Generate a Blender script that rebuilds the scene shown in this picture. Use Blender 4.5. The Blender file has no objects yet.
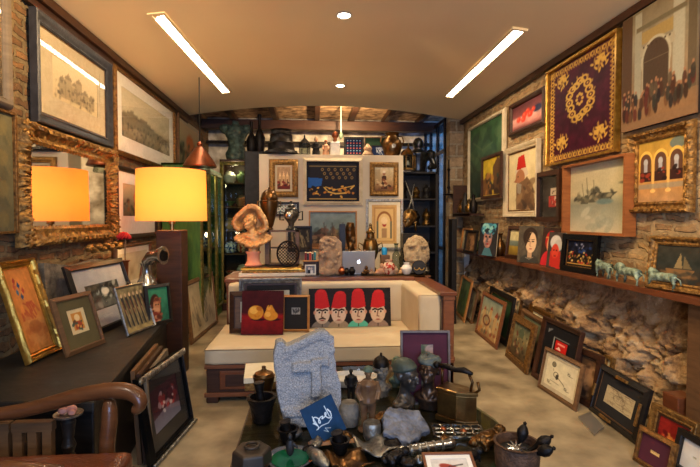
import bpy, bmesh, math, random
import numpy as np
from mathutils import Vector, Matrix, noise

SC = bpy.context.scene
COL = SC.collection
PI = math.pi
F, CX, CY = 467.0, 350.0, 233.5
CAMZ = 1.55
YAW = math.atan(38/F); PITCH = math.atan(14.5/F)
CR = Matrix.Rotation(-YAW, 3, 'Z') @ Matrix.Rotation(PI/2-PITCH, 3, 'X')
def ray(px, py): return CR @ Vector(((px-CX)/F, -(py-CY)/F, -1))
def onX(px, py, X): r = ray(px, py); return Vector((0,0,CAMZ)) + r*(X/r.x)
def onY(px, py, Y): r = ray(px, py); return Vector((0,0,CAMZ)) + r*(Y/r.y)
def onZ(px, py, Z): r = ray(px, py); return Vector((0,0,CAMZ)) + r*((Z-CAMZ)/r.z)

def lin(c):
    return tuple(((x/255/12.92) if x/255 <= .04045 else ((x/255+.055)/1.055)**2.4) for x in c)

# ---------- materials ----------
MATS = {}
def mat(name, c1, c2=None, rough=.6, metal=0., scale=8., bump=0., bscale=None, detail=4, emit=None, estr=0, spec=.3, contrast=None, coords='Object', stretch=(1,1,1), coat=0, alpha=None):
    if name in MATS: return MATS[name]
    m = bpy.data.materials.new(name); m.use_nodes = True
    nt = m.node_tree; N = nt.nodes; L = nt.links
    b = N['Principled BSDF']
    b.inputs['Roughness'].default_value = rough; b.inputs['Metallic'].default_value = metal
    b.inputs['Specular IOR Level'].default_value = spec
    b.inputs['Coat Weight'].default_value = coat
    c1l = (*lin(c1), 1)
    b.inputs['Base Color'].default_value = c1l
    tc = N.new('ShaderNodeTexCoord'); mp = N.new('ShaderNodeMapping'); mp.inputs['Scale'].default_value = stretch
    L.new(tc.outputs[coords], mp.inputs['Vector'])
    if c2 is not None:
        nz = N.new('ShaderNodeTexNoise'); nz.inputs['Scale'].default_value = scale; nz.inputs['Detail'].default_value = detail
        L.new(mp.outputs[0], nz.inputs['Vector'])
        rp = N.new('ShaderNodeValToRGB'); k = contrast or .22
        rp.color_ramp.elements[0].position = .5-k; rp.color_ramp.elements[1].position = .5+k
        rp.color_ramp.elements[0].color = c1l; rp.color_ramp.elements[1].color = (*lin(c2), 1)
        L.new(nz.outputs['Fac'], rp.inputs['Fac']); L.new(rp.outputs['Color'], b.inputs['Base Color'])
    if bump:
        nb = N.new('ShaderNodeTexNoise'); nb.inputs['Scale'].default_value = bscale or scale*3; nb.inputs['Detail'].default_value = 6
        L.new(mp.outputs[0], nb.inputs['Vector'])
        bp = N.new('ShaderNodeBump'); bp.inputs['Strength'].default_value = bump; bp.inputs['Distance'].default_value = .02
        L.new(nb.outputs['Fac'], bp.inputs['Height']); L.new(bp.outputs['Normal'], b.inputs['Normal'])
    if emit:
        b.inputs['Emission Color'].default_value = (*lin(emit), 1); b.inputs['Emission Strength'].default_value = estr
    MATS[name] = m; return m

def brick_mat(name, c1, c2, mortar, bw=.26, bh=.085, coords='Object', rot=(0,0,0), ms=.012, bump=.6, nmix=.5, warp=.04):
    m = bpy.data.materials.new(name); m.use_nodes = True
    nt = m.node_tree; N = nt.nodes; L = nt.links; b = N['Principled BSDF']; b.inputs['Roughness'].default_value = .9
    tc = N.new('ShaderNodeTexCoord'); mp = N.new('ShaderNodeMapping'); mp.inputs['Rotation'].default_value = rot
    L.new(tc.outputs[coords], mp.inputs['Vector'])
    nz = N.new('ShaderNodeTexNoise'); nz.inputs['Scale'].default_value = 5; nz.inputs['Detail'].default_value = 6
    L.new(mp.outputs[0], nz.inputs['Vector'])
    vm = N.new('ShaderNodeVectorMath'); vm.operation = 'MULTIPLY_ADD'; vm.inputs[1].default_value = (warp,)*3
    L.new(nz.outputs['Color'], vm.inputs[0]); L.new(mp.outputs[0], vm.inputs[2])
    br = N.new('ShaderNodeTexBrick'); br.inputs['Color1'].default_value = (*lin(c1),1); br.inputs['Color2'].default_value = (*lin(c2),1)
    br.inputs['Mortar'].default_value = (*lin(mortar),1); br.inputs['Scale'].default_value = 1
    br.inputs['Mortar Size'].default_value = ms; br.inputs['Mortar Smooth'].default_value = .3
    br.inputs['Brick Width'].default_value = bw; br.inputs['Row Height'].default_value = bh
    L.new(vm.outputs[0], br.inputs['Vector'])
    n2 = N.new('ShaderNodeTexNoise'); n2.inputs['Scale'].default_value = 9; n2.inputs['Detail'].default_value = 8; n2.inputs['Roughness'].default_value = .7
    L.new(mp.outputs[0], n2.inputs['Vector'])
    rp = N.new('ShaderNodeValToRGB'); rp.color_ramp.elements[0].position = .3; rp.color_ramp.elements[1].position = .7
    rp.color_ramp.elements[0].color = (1-nmix,)*3+(1,); rp.color_ramp.elements[1].color = (1.25,)*3+(1,)
    L.new(n2.outputs['Fac'], rp.inputs['Fac'])
    mx = N.new('ShaderNodeMix'); mx.data_type = 'RGBA'; mx.blend_type = 'MULTIPLY'; mx.inputs[0].default_value = 1
    L.new(br.outputs['Color'], mx.inputs[6]); L.new(rp.outputs['Color'], mx.inputs[7]); L.new(mx.outputs[2], b.inputs['Base Color'])
    ad = N.new('ShaderNodeMath'); ad.operation = 'SUBTRACT'; L.new(n2.outputs['Fac'], ad.inputs[0]); L.new(br.outputs['Fac'], ad.inputs[1])
    bp = N.new('ShaderNodeBump'); bp.inputs['Strength'].default_value = bump; bp.inputs['Distance'].default_value = .03
    L.new(ad.outputs[0], bp.inputs['Height']); L.new(bp.outputs['Normal'], b.inputs['Normal'])
    return m

def glass_mat(name, tint=(255,255,255), refl=1.0, rough=.02):
    m = bpy.data.materials.new(name); m.use_nodes = True
    nt = m.node_tree; N = nt.nodes; L = nt.links; N.remove(N['Principled BSDF'])
    tr = N.new('ShaderNodeBsdfTransparent'); tr.inputs[0].default_value = (*lin(tint),1)
    gl = N.new('ShaderNodeBsdfGlossy'); gl.inputs['Roughness'].default_value = rough
    fr = N.new('ShaderNodeFresnel'); fr.inputs[0].default_value = 1.45
    ge = N.new('ShaderNodeNewGeometry'); iv = N.new('ShaderNodeMath'); iv.operation = 'SUBTRACT'; iv.inputs[0].default_value = refl; L.new(ge.outputs['Backfacing'], iv.inputs[1]); iv.use_clamp = True
    mu = N.new('ShaderNodeMath'); mu.operation = 'MULTIPLY'; L.new(iv.outputs[0], mu.inputs[1]); L.new(fr.outputs[0], mu.inputs[0])
    mx = N.new('ShaderNodeMixShader'); L.new(mu.outputs[0], mx.inputs[0]); L.new(tr.outputs[0], mx.inputs[1]); L.new(gl.outputs[0], mx.inputs[2])
    L.new(mx.outputs[0], N['Material Output'].inputs[0]); return m

def art_material(name='painted_surface', rough=.55, bump=.15):
    m = bpy.data.materials.new(name); m.use_nodes = True
    nt = m.node_tree; N = nt.nodes; L = nt.links; b = N['Principled BSDF']; b.inputs['Roughness'].default_value = rough; b.inputs['Specular IOR Level'].default_value = .12
    at = N.new('ShaderNodeAttribute'); at.attribute_name = 'Col'
    tc = N.new('ShaderNodeTexCoord'); nz = N.new('ShaderNodeTexNoise'); nz.inputs['Scale'].default_value = 60; nz.inputs['Detail'].default_value = 3
    L.new(tc.outputs['Object'], nz.inputs['Vector'])
    mr = N.new('ShaderNodeMapRange'); mr.inputs[1].default_value = .3; mr.inputs[2].default_value = .7; mr.inputs[3].default_value = .93; mr.inputs[4].default_value = 1.05
    L.new(nz.outputs['Fac'], mr.inputs[0])
    vm = N.new('ShaderNodeVectorMath'); vm.operation = 'SCALE'; L.new(at.outputs['Color'], vm.inputs[0]); L.new(mr.outputs[0], vm.inputs['Scale'])
    L.new(vm.outputs[0], b.inputs['Base Color'])
    bp = N.new('ShaderNodeBump'); bp.inputs['Strength'].default_value = bump; bp.inputs['Distance'].default_value = .005
    L.new(nz.outputs['Fac'], bp.inputs['Height']); L.new(bp.outputs['Normal'], b.inputs['Normal'])
    return m
M_ART = art_material()
M_GLASS = glass_mat('picture_glass', refl=.9)
M_CASEGLASS = glass_mat('cabinet_glass', tint=(225,235,228), refl=.8)

# ---------- mesh builder ----------
class MB:
    def __init__(s): s.v = []; s.f = []
    def add(s, vs, fs, M=None):
        o = len(s.v)
        s.v += [tuple(M @ Vector(v)) if M is not None else tuple(v) for v in vs]
        s.f += [tuple(i+o for i in f) for f in fs]; return s
    def box(s, x0, y0, z0, x1, y1, z1, M=None):
        return s.add([(x0,y0,z0),(x1,y0,z0),(x1,y1,z0),(x0,y1,z0),(x0,y0,z1),(x1,y0,z1),(x1,y1,z1),(x0,y1,z1)],
                     [(0,3,2,1),(4,5,6,7),(0,1,5,4),(1,2,6,5),(2,3,7,6),(3,0,4,7)], M)
    def lathe(s, prof, n=20, M=None, a0=0, sx=1, sy=1):
        vs = []; fs = []
        for r, z in prof:
            for k in range(n):
                a = a0+2*PI*k/n; vs.append((r*math.cos(a)*sx, r*math.sin(a)*sy, z))
        for i in range(len(prof)-1):
            for k in range(n):
                k2 = (k+1) % n; fs.append((i*n+k, i*n+k2, (i+1)*n+k2, (i+1)*n+k))
        fs.append(tuple(range(n-1,-1,-1))); fs.append(tuple((len(prof)-1)*n+k for k in range(n)))
        return s.add(vs, fs, M)
    def tube(s, pts, r, n=8, M=None, closed=False):
        pts = [Vector(p) for p in pts]; P = len(pts); rs = r if isinstance(r, (list, tuple)) else [r]*P
        vs = []; fs = []; up = None
        for i, p in enumerate(pts):
            if closed: t = (pts[(i+1) % P]-pts[i-1]).normalized()
            else: t = (pts[min(i+1,P-1)]-pts[max(i-1,0)]).normalized()
            if up is None:
                up = Vector((0,0,1)) if abs(t.z) < .9 else Vector((1,0,0))
            a = t.cross(up)
            if a.length < 1e-5: a = t.cross(Vector((0,1,0)))
            a.normalize(); b = a.cross(t).normalized(); up = b
            for k in range(n):
                q = 2*PI*k/n; vs.append(p + a*math.cos(q)*rs[i] + b*math.sin(q)*rs[i])
        R = P if closed else P-1
        for i in range(R):
            j = (i+1) % P
            for k in range(n):
                k2 = (k+1) % n; fs.append((i*n+k, i*n+k2, j*n+k2, j*n+k))
        if not closed: fs.append(tuple(range(n-1,-1,-1))); fs.append(tuple((P-1)*n+k for k in range(n)))
        return s.add(vs, fs, M)
    def ell(s, c, r, M=None, nu=14, nv=9, rot=None):
        if not isinstance(r, (tuple, list)): r = (r,r,r)
        vs = [(0,0,-1)]; fs = []
        for i in range(1, nv):
            a = -PI/2+PI*i/nv
            for k in range(nu): q = 2*PI*k/nu; vs.append((math.cos(a)*math.cos(q), math.cos(a)*math.sin(q), math.sin(a)))
        vs.append((0,0,1)); T = len(vs)-1
        for k in range(nu):
            k2 = (k+1) % nu; fs.append((0, 1+k2, 1+k)); fs.append((T, 1+(nv-2)*nu+k, 1+(nv-2)*nu+k2))
            for i in range(nv-2): fs.append((1+i*nu+k, 1+i*nu+k2, 1+(i+1)*nu+k2, 1+(i+1)*nu+k))
        R = Matrix.Identity(3) if rot is None else (Matrix.Rotation(rot[2],3,'Z') @ Matrix.Rotation(rot[1],3,'Y') @ Matrix.Rotation(rot[0],3,'X'))
        vs = [Vector(c) + R @ Vector((v[0]*r[0], v[1]*r[1], v[2]*r[2])) for v in vs]
        return s.add(vs, fs, M)
    def prism(s, pts, y0, y1, M=None):            # outline in xz, thickness along y
        n = len(pts)
        vs = [(p[0], y0, p[1]) for p in pts] + [(p[0], y1, p[1]) for p in pts]
        fs = [tuple(range(n)), tuple(range(2*n-1, n-1, -1))] + [(i, i+n, (i+1) % n+n, (i+1) % n) for i in range(n)]
        return s.add(vs, fs, M)
    def build(s, name, m, parent=None, smooth=False, bevel=0, loc=(0,0,0), rot=(0,0,0), sub=0, scale=None):
        me = bpy.data.meshes.new(name); me.from_pydata(s.v, [], s.f)
        bm = bmesh.new(); bm.from_mesh(me); bmesh.ops.recalc_face_normals(bm, faces=bm.faces); bm.to_mesh(me); bm.free()
        o = put(name, me, m, parent, smooth, bevel, loc, rot, sub)
        if scale: o.scale = (scale,)*3
        return o

def put(name, me, m, parent=None, smooth=False, bevel=0, loc=(0,0,0), rot=(0,0,0), sub=0):
    o = bpy.data.objects.new(name, me); COL.objects.link(o)
    if m is not None and not me.materials: me.materials.append(m)
    o.parent = parent; o.location = loc; o.rotation_euler = rot
    if smooth:
        me.polygons.foreach_set('use_smooth', [True]*len(me.polygons))
        if smooth == 'auto' : me.set_sharp_from_angle(angle=math.radians(40))
    if bevel:
        b = o.modifiers.new('bevel', 'BEVEL'); b.width = bevel; b.segments = 2; b.limit_method = 'ANGLE'
    if sub:
        q = o.modifiers.new('sub', 'SUBSURF'); q.levels = sub; q.render_levels = sub
    return o
def tag(o, label, cat, group=None, kind=None):
    o['label'] = label; o['category'] = cat
    if group: o['group'] = group
    if kind: o['kind'] = kind
    return o
def struct(o): o['kind'] = 'structure'; return o
def empty(name, loc, rz=0, lean=0, label=None, cat=None, group=None, rx=0):
    o = bpy.data.objects.new(name, None); COL.objects.link(o); o.empty_display_size = .05
    o.location = loc; o.rotation_euler = (-lean+rx, 0, rz)
    if label: tag(o, label, cat, group)
    return o

def fuse(mb, name, m, parent=None, voxel=.01, smooth=4, disp=0, dscale=20, deform=None, loc=(0,0,0), rot=(0,0,0), factor=.5):
    """joins the shapes of a sculpture into one continuous skin"""
    me = bpy.data.meshes.new(name); me.from_pydata(mb.v, [], mb.f)
    bm = bmesh.new(); bm.from_mesh(me); bmesh.ops.recalc_face_normals(bm, faces=bm.faces); bm.to_mesh(me); bm.free()
    t = bpy.data.objects.new('tmp', me); COL.objects.link(t)
    r = t.modifiers.new('r', 'REMESH'); r.mode = 'VOXEL'; r.voxel_size = voxel
    if smooth: q = t.modifiers.new('s', 'SMOOTH'); q.iterations = smooth; q.factor = factor
    dg = bpy.context.evaluated_depsgraph_get(); dg.update()
    out = bpy.data.meshes.new_from_object(t.evaluated_get(dg))
    bpy.data.objects.remove(t)
    if disp:
        nv = [v.normal.copy() for v in out.vertices]
        for v, n in zip(out.vertices, nv):
            v.co += n * (noise.fractal(v.co*dscale, .8, 2.0, 4)*disp)
    if deform:
        for v in out.vertices: v.co = deform(v.co.copy())
    out.materials.clear()
    return put(name, out, m, parent, True, 0, loc, rot)

# ---------- painted surfaces ----------
def vnoise(nx, ny, k, rng):
    g = rng.random((max(2,int(k))+2, max(2,int(k))+2))
    xs = np.linspace(0, g.shape[1]-1.001, nx); ys = np.linspace(0, g.shape[0]-1.001, ny)
    xi = xs.astype(int); yi = ys.astype(int); fx = xs-xi; fy = (ys-yi)[:,None]
    fx = fx*fx*(3-2*fx); fy = fy*fy*(3-2*fy)
    a = g[yi][:,xi]; b = g[yi][:,xi+1]; c = g[yi+1][:,xi]; d = g[yi+1][:,xi+1]
    return (a*(1-fx)+b*fx)*(1-fy)+(c*(1-fx)+d*fx)*fy
class Art:
    def __init__(s, w, h, res, seed=1):
        s.w, s.h = w, h
        if w > h: s.nx = res; s.ny = max(6, int(res*h/w))
        else: s.ny = res; s.nx = max(6, int(res*w/h))
        s.U, s.V = np.meshgrid(np.linspace(0,1,s.nx), np.linspace(0,1,s.ny))
        s.c = np.ones((s.ny, s.nx, 3))*128.; s.rng = np.random.default_rng(seed); s.as_ = w/h
        s.px = 1.0/s.ny
    def fill(s, c): s.c[:] = c; return s
    def put(s, m, col, a=1): m = (np.clip(m,0,1)*a)[...,None]; s.c = s.c*(1-m)+np.array(col, float)*m; return s
    def grad(s, *stops):   # (v, col)...
        vs = [p[0] for p in stops]
        for k in range(3): s.c[...,k] = np.interp(s.V, vs, [p[1][k] for p in stops])
        return s
    def ell(s, cx, cy, rx, ry, col, rot=0, a=1):
        x = (s.U-cx)*s.as_; y = s.V-cy; c, n = math.cos(rot), math.sin(rot); rx = rx*s.as_
        X = x*c+y*n; Y = -x*n+y*c; d = np.sqrt((X/rx)**2+(Y/ry)**2)
        return s.put((1-d)*min(rx,ry)/s.px+.5, col, a)
    def ring(s, cx, cy, rx, ry, wd, col, a=1):
        x = (s.U-cx)*s.as_; y = s.V-cy; rx = rx*s.as_
        d = np.abs(np.sqrt((x/rx)**2+(y/ry)**2)-1)*min(rx,ry)
        return s.put((wd-d)/s.px+.5, col, a)
    def rect(s, x0, y0, x1, y1, col, a=1):
        m = np.minimum(np.minimum(s.U-x0, x1-s.U)*s.as_, np.minimum(s.V-y0, y1-s.V))/s.px+.5
        return s.put(m, col, a)
    def poly(s, pts, col, a=1):
        ins = np.zeros(s.U.shape, bool); n = len(pts); j = n-1
        for i in range(n):
            xi, yi = pts[i]; xj, yj = pts[j]
            if yi != yj:
                ins ^= ((s.V < yi) != (s.V < yj)) & (s.U < (xj-xi)*(s.V-yi)/(yj-yi)+xi)
            j = i
        return s.put(ins.astype(float), col, a)
    def line(s, p, q, w, col, a=1):
        ax, ay = p[0]*s.as_, p[1]; bx, by = q[0]*s.as_, q[1]
        dx, dy = bx-ax, by-ay; L = dx*dx+dy*dy+1e-9
        t = np.clip(((s.U*s.as_-ax)*dx+(s.V-ay)*dy)/L, 0, 1)
        d = np.hypot(s.U*s.as_-ax-t*dx, s.V-ay-t*dy)
        return s.put((w-d)/s.px+.5, col, a)
    def path(s, pts, w, col, a=1):
        for i in range(len(pts)-1): s.line(pts[i], pts[i+1], w, col, a)
        return s
    def noise(s, amp=.15, k=10, cols=None):
        n = vnoise(s.nx, s.ny, k, s.rng)*.6+vnoise(s.nx, s.ny, k*2.3, s.rng)*.4
        if cols: return s.put(np.clip((n-.35)*3.3,0,1), cols, amp)
        s.c *= (1+(n-.5)*2*amp)[...,None]; return s
    def dabs(s, n, x0, y0, x1, y1, cols, r=.02, a=.9, asp=1.6, rot=None):
        for i in range(n):
            x = s.rng.uniform(x0,x1); y = s.rng.uniform(y0,y1); c = cols[s.rng.integers(len(cols))]
            q = r*s.rng.uniform(.5,1.3); s.ell(x, y, q*asp/s.as_, q, c, s.rng.uniform(-.8,.8) if rot is None else rot, a)
        return s
    def scrib(s, x0, y0, x1, y1, col, n=6, w=.012):
        for i in range(n):
            cx = s.rng.uniform(x0,x1); cy = s.rng.uniform(y0,y1); pts = []
            a = s.rng.uniform(0,6); r = s.rng.uniform(.2,.5)
            for k in range(7):
                pts.append((min(x1,max(x0,cx+(x1-x0)*r*.6*math.cos(a+k*.7)*(k/6))), min(y1,max(y0,cy+(y1-y0)*r*math.sin(a+k*.9)))))
            s.path(pts, w, col)
        return s
def paint_mesh(name, art, w, h, y, parent, m=None, x0=None, z0=0, thick=0):
    """painted rectangle in local xz facing -y; thick>0 gives a stretched canvas"""
    nx, ny = art.nx, art.ny
    if x0 is None: x0 = -w/2
    X, Z = np.meshgrid(x0+np.linspace(0,w,nx), z0+h-np.linspace(0,h,ny))
    co = np.stack([X, np.full_like(X, y), Z], -1).reshape(-1,3)
    i = np.arange(nx*ny).reshape(ny,nx)
    q = np.stack([i[1:,:-1], i[1:,1:], i[:-1,1:], i[:-1,:-1]], -1).reshape(-1,4)
    c = np.clip(art.c.reshape(-1,3)/255, .0, 1); c = np.where(c <= .04045, c/12.92, ((c+.055)/1.055)**2.4)
    vs = co.tolist(); fs = q.tolist()
    if thick:
        b = len(vs); edge = list(i[0,:]) + list(i[1:,-1]) + list(i[-1,-2::-1]) + list(i[-2:0:-1,0])
        edge = [int(e) for e in edge]; n = len(edge)
        for e in edge: vs.append([co[e][0], y+thick, co[e][2]])
        for k in range(n): fs.append([edge[k], edge[(k+1) % n], b+(k+1) % n, b+k])
        fs.append([b+k for k in range(n)][::1])
        c = np.vstack([c, c[edge]*.8])
    me = bpy.data.meshes.new(name); me.from_pydata(vs, [], fs)
    at = me.color_attributes.new('Col', 'FLOAT_COLOR', 'POINT')
    at.data.foreach_set('color', np.hstack([c, np.ones((len(c),1))]).astype(np.float32).ravel())
    return put(name, me, m or M_ART, parent)

# ---------- frames ----------
PROF = {
 'flat':  [(0,0),(0,1),(.85,1),(1,.8),(1,.25)],
 'scoop': [(0,0),(0,.9),(.08,1),(.25,.95),(.5,.6),(.75,.5),(.85,.62),(1,.5),(1,.2)],
 'round': [(0,0),(0,.5),(.12,.8),(.35,1),(.6,.92),(.8,.6),(.88,.65),(1,.45),(1,.2)],
 'bevel': [(0,0),(0,.6),(.1,.62),(.8,1),(.86,.85),(1,.8),(1,.2)],
 'box':   [(0,0),(0,1),(1,1),(1,.1)],
 'ornate':[(0,0),(0,.5),(.06,.7),(.18,1),(.34,.95),(.42,.55),(.62,.4),(.74,.5),(.82,.62),(.9,.5),(1,.42),(1,.15)],
}
def moulding(name, W, H, fw, d, prof, m, parent, seed=0, ornate=0, step=None, z0=0, y0=0):
    P = PROF[prof]; n_s = []
    step = step or (.012 if ornate else 9)
    kx = max(1, min(90, int(W/step))); kz = max(1, min(90, int(H/step)))
    loops = []; rng = random.Random(seed)
    for ip, (a, b) in enumerate(P):
        ins = a*fw; x0, x1, zb, zt = -W/2+ins, W/2-ins, ins, H-ins
        pts = []
        for (p, q, k, L) in (((x0,zb),(x1,zb),kx,W), ((x1,zb),(x1,zt),kz,H), ((x1,zt),(x0,zt),kx,W), ((x0,zt),(x0,zb),kz,H)):
            for j in range(k):
                t = j/k; x = p[0]+(q[0]-p[0])*t; z = p[1]+(q[1]-p[1])*t; hh = b*d
                if ornate and 0 < a < 1:
                    s = t*L; e = min(t, 1-t)*L
                    wv = math.sin(s*2*PI/(fw*.55))*math.cos(a*7)+.5*math.sin(s*2*PI/(fw*.23)+a*9)
                    nz = noise.noise(Vector((x*40+seed, z*40, a*6)))
                    if a < .5: hh += ornate*d*(.26*wv+.25*nz)
                    else: hh += ornate*d*.12*math.sin(s*2*PI/(fw*.16))
                    if e < fw*1.4 and a < .5: hh += d*.25*ornate
                pts.append((x, -hh, z))
        loops.append(pts)
    n = len(loops[0]); vs = [v for l in loops for v in l]; fs = []
    for i in range(len(P)-1):
        for j in range(n):
            j2 = (j+1) % n; fs.append((i*n+j, i*n+j2, (i+1)*n+j2, (i+1)*n+j))
    # back face
    i = len(P)-1
    b0 = len(vs); vs += [(v[0], 0, v[2]) for v in loops[-1]]
    for j in range(n):
        j2 = (j+1) % n; fs.append((i*n+j, i*n+j2, b0+j2, b0+j)); fs.append((b0+j, b0+j2, j2, j))
    mb = MB(); mb.add([(v[0], v[1]+y0, v[2]+z0) for v in vs], fs)
    return mb.build(name, m, parent, smooth='auto' if prof in ('round','scoop','ornate') else False)

def ringmesh(name, W, H, b, y, m, parent, z0=0, th=.003):
    l, r, t, bo = b if isinstance(b, (tuple, list)) else (b,b,b,b)
    x0, x1, z1, z2 = -W/2, W/2, z0, z0+H
    mb = MB()
    O = [(x0,z1),(x1,z1),(x1,z2),(x0,z2)]; I = [(x0+l,z1+bo),(x1-r,z1+bo),(x1-r,z2-t),(x0+l,z2-t)]
    vs = [(p[0],y,p[1]) for p in O+I]+[(p[0],y+th,p[1]) for p in O+I]
    fs = []
    for k in range(4):
        j = (k+1) % 4; fs += [(k,j,4+j,4+k),(8+k,12+k,12+j,8+j),(4+k,4+j,12+j,12+k),(k,8+k,8+j,j)]
    return mb.add(vs, fs).build(name, m, parent)

NPIC = 0
def picture(label, cat, W, H, loc, rz, lean, st, artf, name='framed_picture', mount=None, glass=False, group=None, res=56, inner=None, gname='glass_pane'):
    """st=(frame width, depth, profile, material, ornament)"""
    global NPIC; NPIC += 1
    fw, d, prof, fm = st[:4]; orn = st[4] if len(st) > 4 else 0
    r = empty(name, loc, rz, lean, label, cat, group)
    moulding('frame', W, H, fw, d, prof, fm, r, seed=NPIC, ornate=orn)
    iw, ih = W-2*fw, H-2*fw; z0 = fw; ya = -d*.22; mw = (0,0,0,0)
    if inner:      # gilt slip: (width, material)
        ringmesh('slip', iw+.004, ih+.004, inner[0], ya-.006, inner[1], r, z0-.002, th=.006)
        iw -= 2*inner[0]; ih -= 2*inner[0]; z0 += inner[0]
    if mount:
        b, mm = mount; b = b if isinstance(b, (tuple, list)) else (b,)*4
        ringmesh('mount', iw+.002, ih+.002, b, ya-.004, mm, r, z0-.001)
        mw = b
    aw, ah = iw-mw[0]-mw[1], ih-mw[2]-mw[3]
    art = Art(aw, ah, res, NPIC); artf(art)
    paint_mesh('picture', art, aw+.004, ah+.004, ya, r, x0=-iw/2+mw[0]-.002, z0=z0+mw[3]-.002)
    MB().box(-W/2+fw*.7, -d*.2+.001, fw*.7, W/2-fw*.7, -.001, H-fw*.7).build('backing', M['board'], r)
    if glass: MB().box(-(W/2-fw), ya-.012, fw, W/2-fw, ya-.010, H-fw).build(gname, M_GLASS, r)
    return r
def canvas(label, cat, W, H, loc, rz, lean, artf, thick=.022, res=64, group=None, name='canvas_painting', bm=None):
    global NPIC; NPIC += 1
    r = empty(name, loc, rz, lean, label, cat, group)
    art = Art(W, H, res, NPIC); artf(art)
    paint_mesh('painted_face', art, W, H, -thick, r, thick=thick*.4)
    MB().box(-W/2, -thick*.6, 0, W/2, 0, H).build('stretcher_edge', bm or M['canvas_edge'], r)
    return r
def wall_rect(X, L, R):
    """L,R=(px, y top, y bottom) on the plane X; gives location, width, height, rotation"""
    a, b, c, e = onX(L[0],L[1],X), onX(L[0],L[2],X), onX(R[0],R[1],X), onX(R[0],R[2],X)
    yl, yr = (a.y+b.y)/2, (c.y+e.y)/2; zt = (a.z+c.z)/2; zb = (b.z+e.z)/2
    return Vector((X, (yl+yr)/2, zb)), abs(yl-yr), zt-zb, (-PI/2 if X > 0 else PI/2)
def wallpic(side, L, R, label, st, artf, back=None, cat='picture', **k):
    Xw = (2.55 if side > 0 else -2.02) if back is None else back
    loc, W, H, rz = wall_rect(Xw-side*st[1], L, R); loc.x = Xw-side*.003
    return picture(label, cat, W, H, loc, rz, 0, st, artf, **k)
def lean_rect(bl, br, tp, lean, z0=0, side=0):
    """bottom corners on the level z0, one top corner (side 0 left, 1 right)"""
    B1, B2 = onZ(*bl, z0), onZ(*br, z0); u = (B2-B1); W = u.length; u.normalize(); rz = math.atan2(u.y, u.x)
    w = Matrix.Rotation(rz,3,'Z') @ Vector((0, math.sin(lean), math.cos(lean))); n = u.cross(w)
    r = ray(*tp); o = Vector((0,0,CAMZ)); t = (B1-o).dot(n)/r.dot(n); p = o+r*t; H = (p-B1).dot(w)
    return (B1+B2)/2, W, H, rz
def leanpic(bl, br, tp, lean, z0, label, st, artf, cat='picture', push=0, **k):
    loc, W, H, rz = lean_rect(bl, br, tp, lean, z0)
    loc += Matrix.Rotation(rz,3,'Z') @ Vector((0, st[1]*.9+push, 0))
    return picture(label, cat, W, H, loc, rz, lean, st, artf, **k)
# ---------- material set ----------
M = {}
def wood(n, a, b, **k): M[n] = mat(n, a, b, **{**dict(rough=.45, scale=6, stretch=(1,1,6), bump=.12, contrast=.3), **k})
wood('wood_dark', (44,26,17), (70,42,26)); wood('wood_red', (96,56,32), (126,76,44)); wood('wood_mid', (84,58,36), (116,84,54))
wood('wood_black', (20,17,15), (36,31,27), rough=.4); wood('wood_honey', (150,98,48), (184,128,70)); wood('wood_grey', (92,80,66), (124,108,88), rough=.7)
wood('mahogany', (86,46,26), (116,66,38), rough=.35, coat=.1); wood('wood_chair', (72,42,24), (104,64,36), rough=.28, coat=.3)
M['gilt'] = mat('gilt', (168,126,66), (86,58,30), rough=.45, metal=.6, scale=40, bump=.3, bscale=90)
M['gilt_bright'] = mat('gilt_bright', (206,160,72), (150,108,44), rough=.3, metal=.8, scale=20, bump=.1)
M['gilt_old'] = mat('gilt_old', (150,106,52), (76,50,26), rough=.5, metal=.55, scale=34, bump=.4, bscale=80)
M['gilt_green'] = mat('gilt_green', (132,118,52), (66,66,34), rough=.5, metal=.4, scale=25, bump=.3)
M['silver_old'] = mat('silver_old', (170,164,150), (96,90,82), rough=.35, metal=.85, scale=30, bump=.3)
M['pewter_frame'] = mat('pewter_frame', (66,66,70), (46,46,50), rough=.38, metal=.25, scale=16, bump=.15)
M['cream_paint'] = mat('cream_paint', (206,190,158), (180,162,130), rough=.6, scale=12, bump=.1)
M['white_paint'] = mat('white_paint', (226,220,206), (206,198,182), rough=.5, scale=12)
M['mount_white'] = mat('mount_white', (232,226,212), (222,214,196), rough=.8, scale=20)
M['mount_sand'] = mat('mount_sand', (194,180,150), (176,160,128), rough=.85, scale=26, contrast=.3)
M['mount_grey'] = mat('mount_grey', (170,170,170), (150,150,152), rough=.85)
M['mount_black'] = mat('mount_black', (26,25,26), (34,32,32), rough=.8)
M['mount_olive'] = mat('mount_olive', (94,84,52), (80,72,44), rough=.85)
M['mount_maroon'] = mat('mount_maroon', (84,34,48), (66,26,38), rough=.8)
M['board'] = mat('board', (92,72,50), (74,56,38), rough=.9)
M['canvas_edge'] = mat('canvas_edge', (176,160,130), (140,124,96), rough=.9)
M['canvas_dark'] = mat('canvas_dark', (40,30,26), (28,22,20), rough=.9)
M['plaster_ceiling'] = mat('plaster_ceiling', (238,216,172), (232,208,162), rough=.75, scale=.8, bump=.03, bscale=30)
M['floor_concrete'] = mat('floor_concrete', (178,160,128), (104,92,72), rough=.42, scale=3, bump=.08, bscale=14, detail=9, contrast=.2)
M['cushion'] = mat('cushion', (196,180,150), (186,168,138), rough=.75, scale=5, bump=.25, bscale=5)
M['cushion_edge'] = mat('cushion_edge', (150,132,104), (136,118,92), rough=.8)
M['leather'] = mat('leather', (110,60,36), (74,38,24), rough=.3, scale=7, bump=.2, bscale=60)
M['lamp_shade'] = mat('lamp_shade', (236,160,40), rough=.8, emit=(255,164,34), estr=1.15)
M['steel_black'] = mat('steel_black', (30,30,34), (20,20,22), rough=.4, metal=.5)
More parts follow.
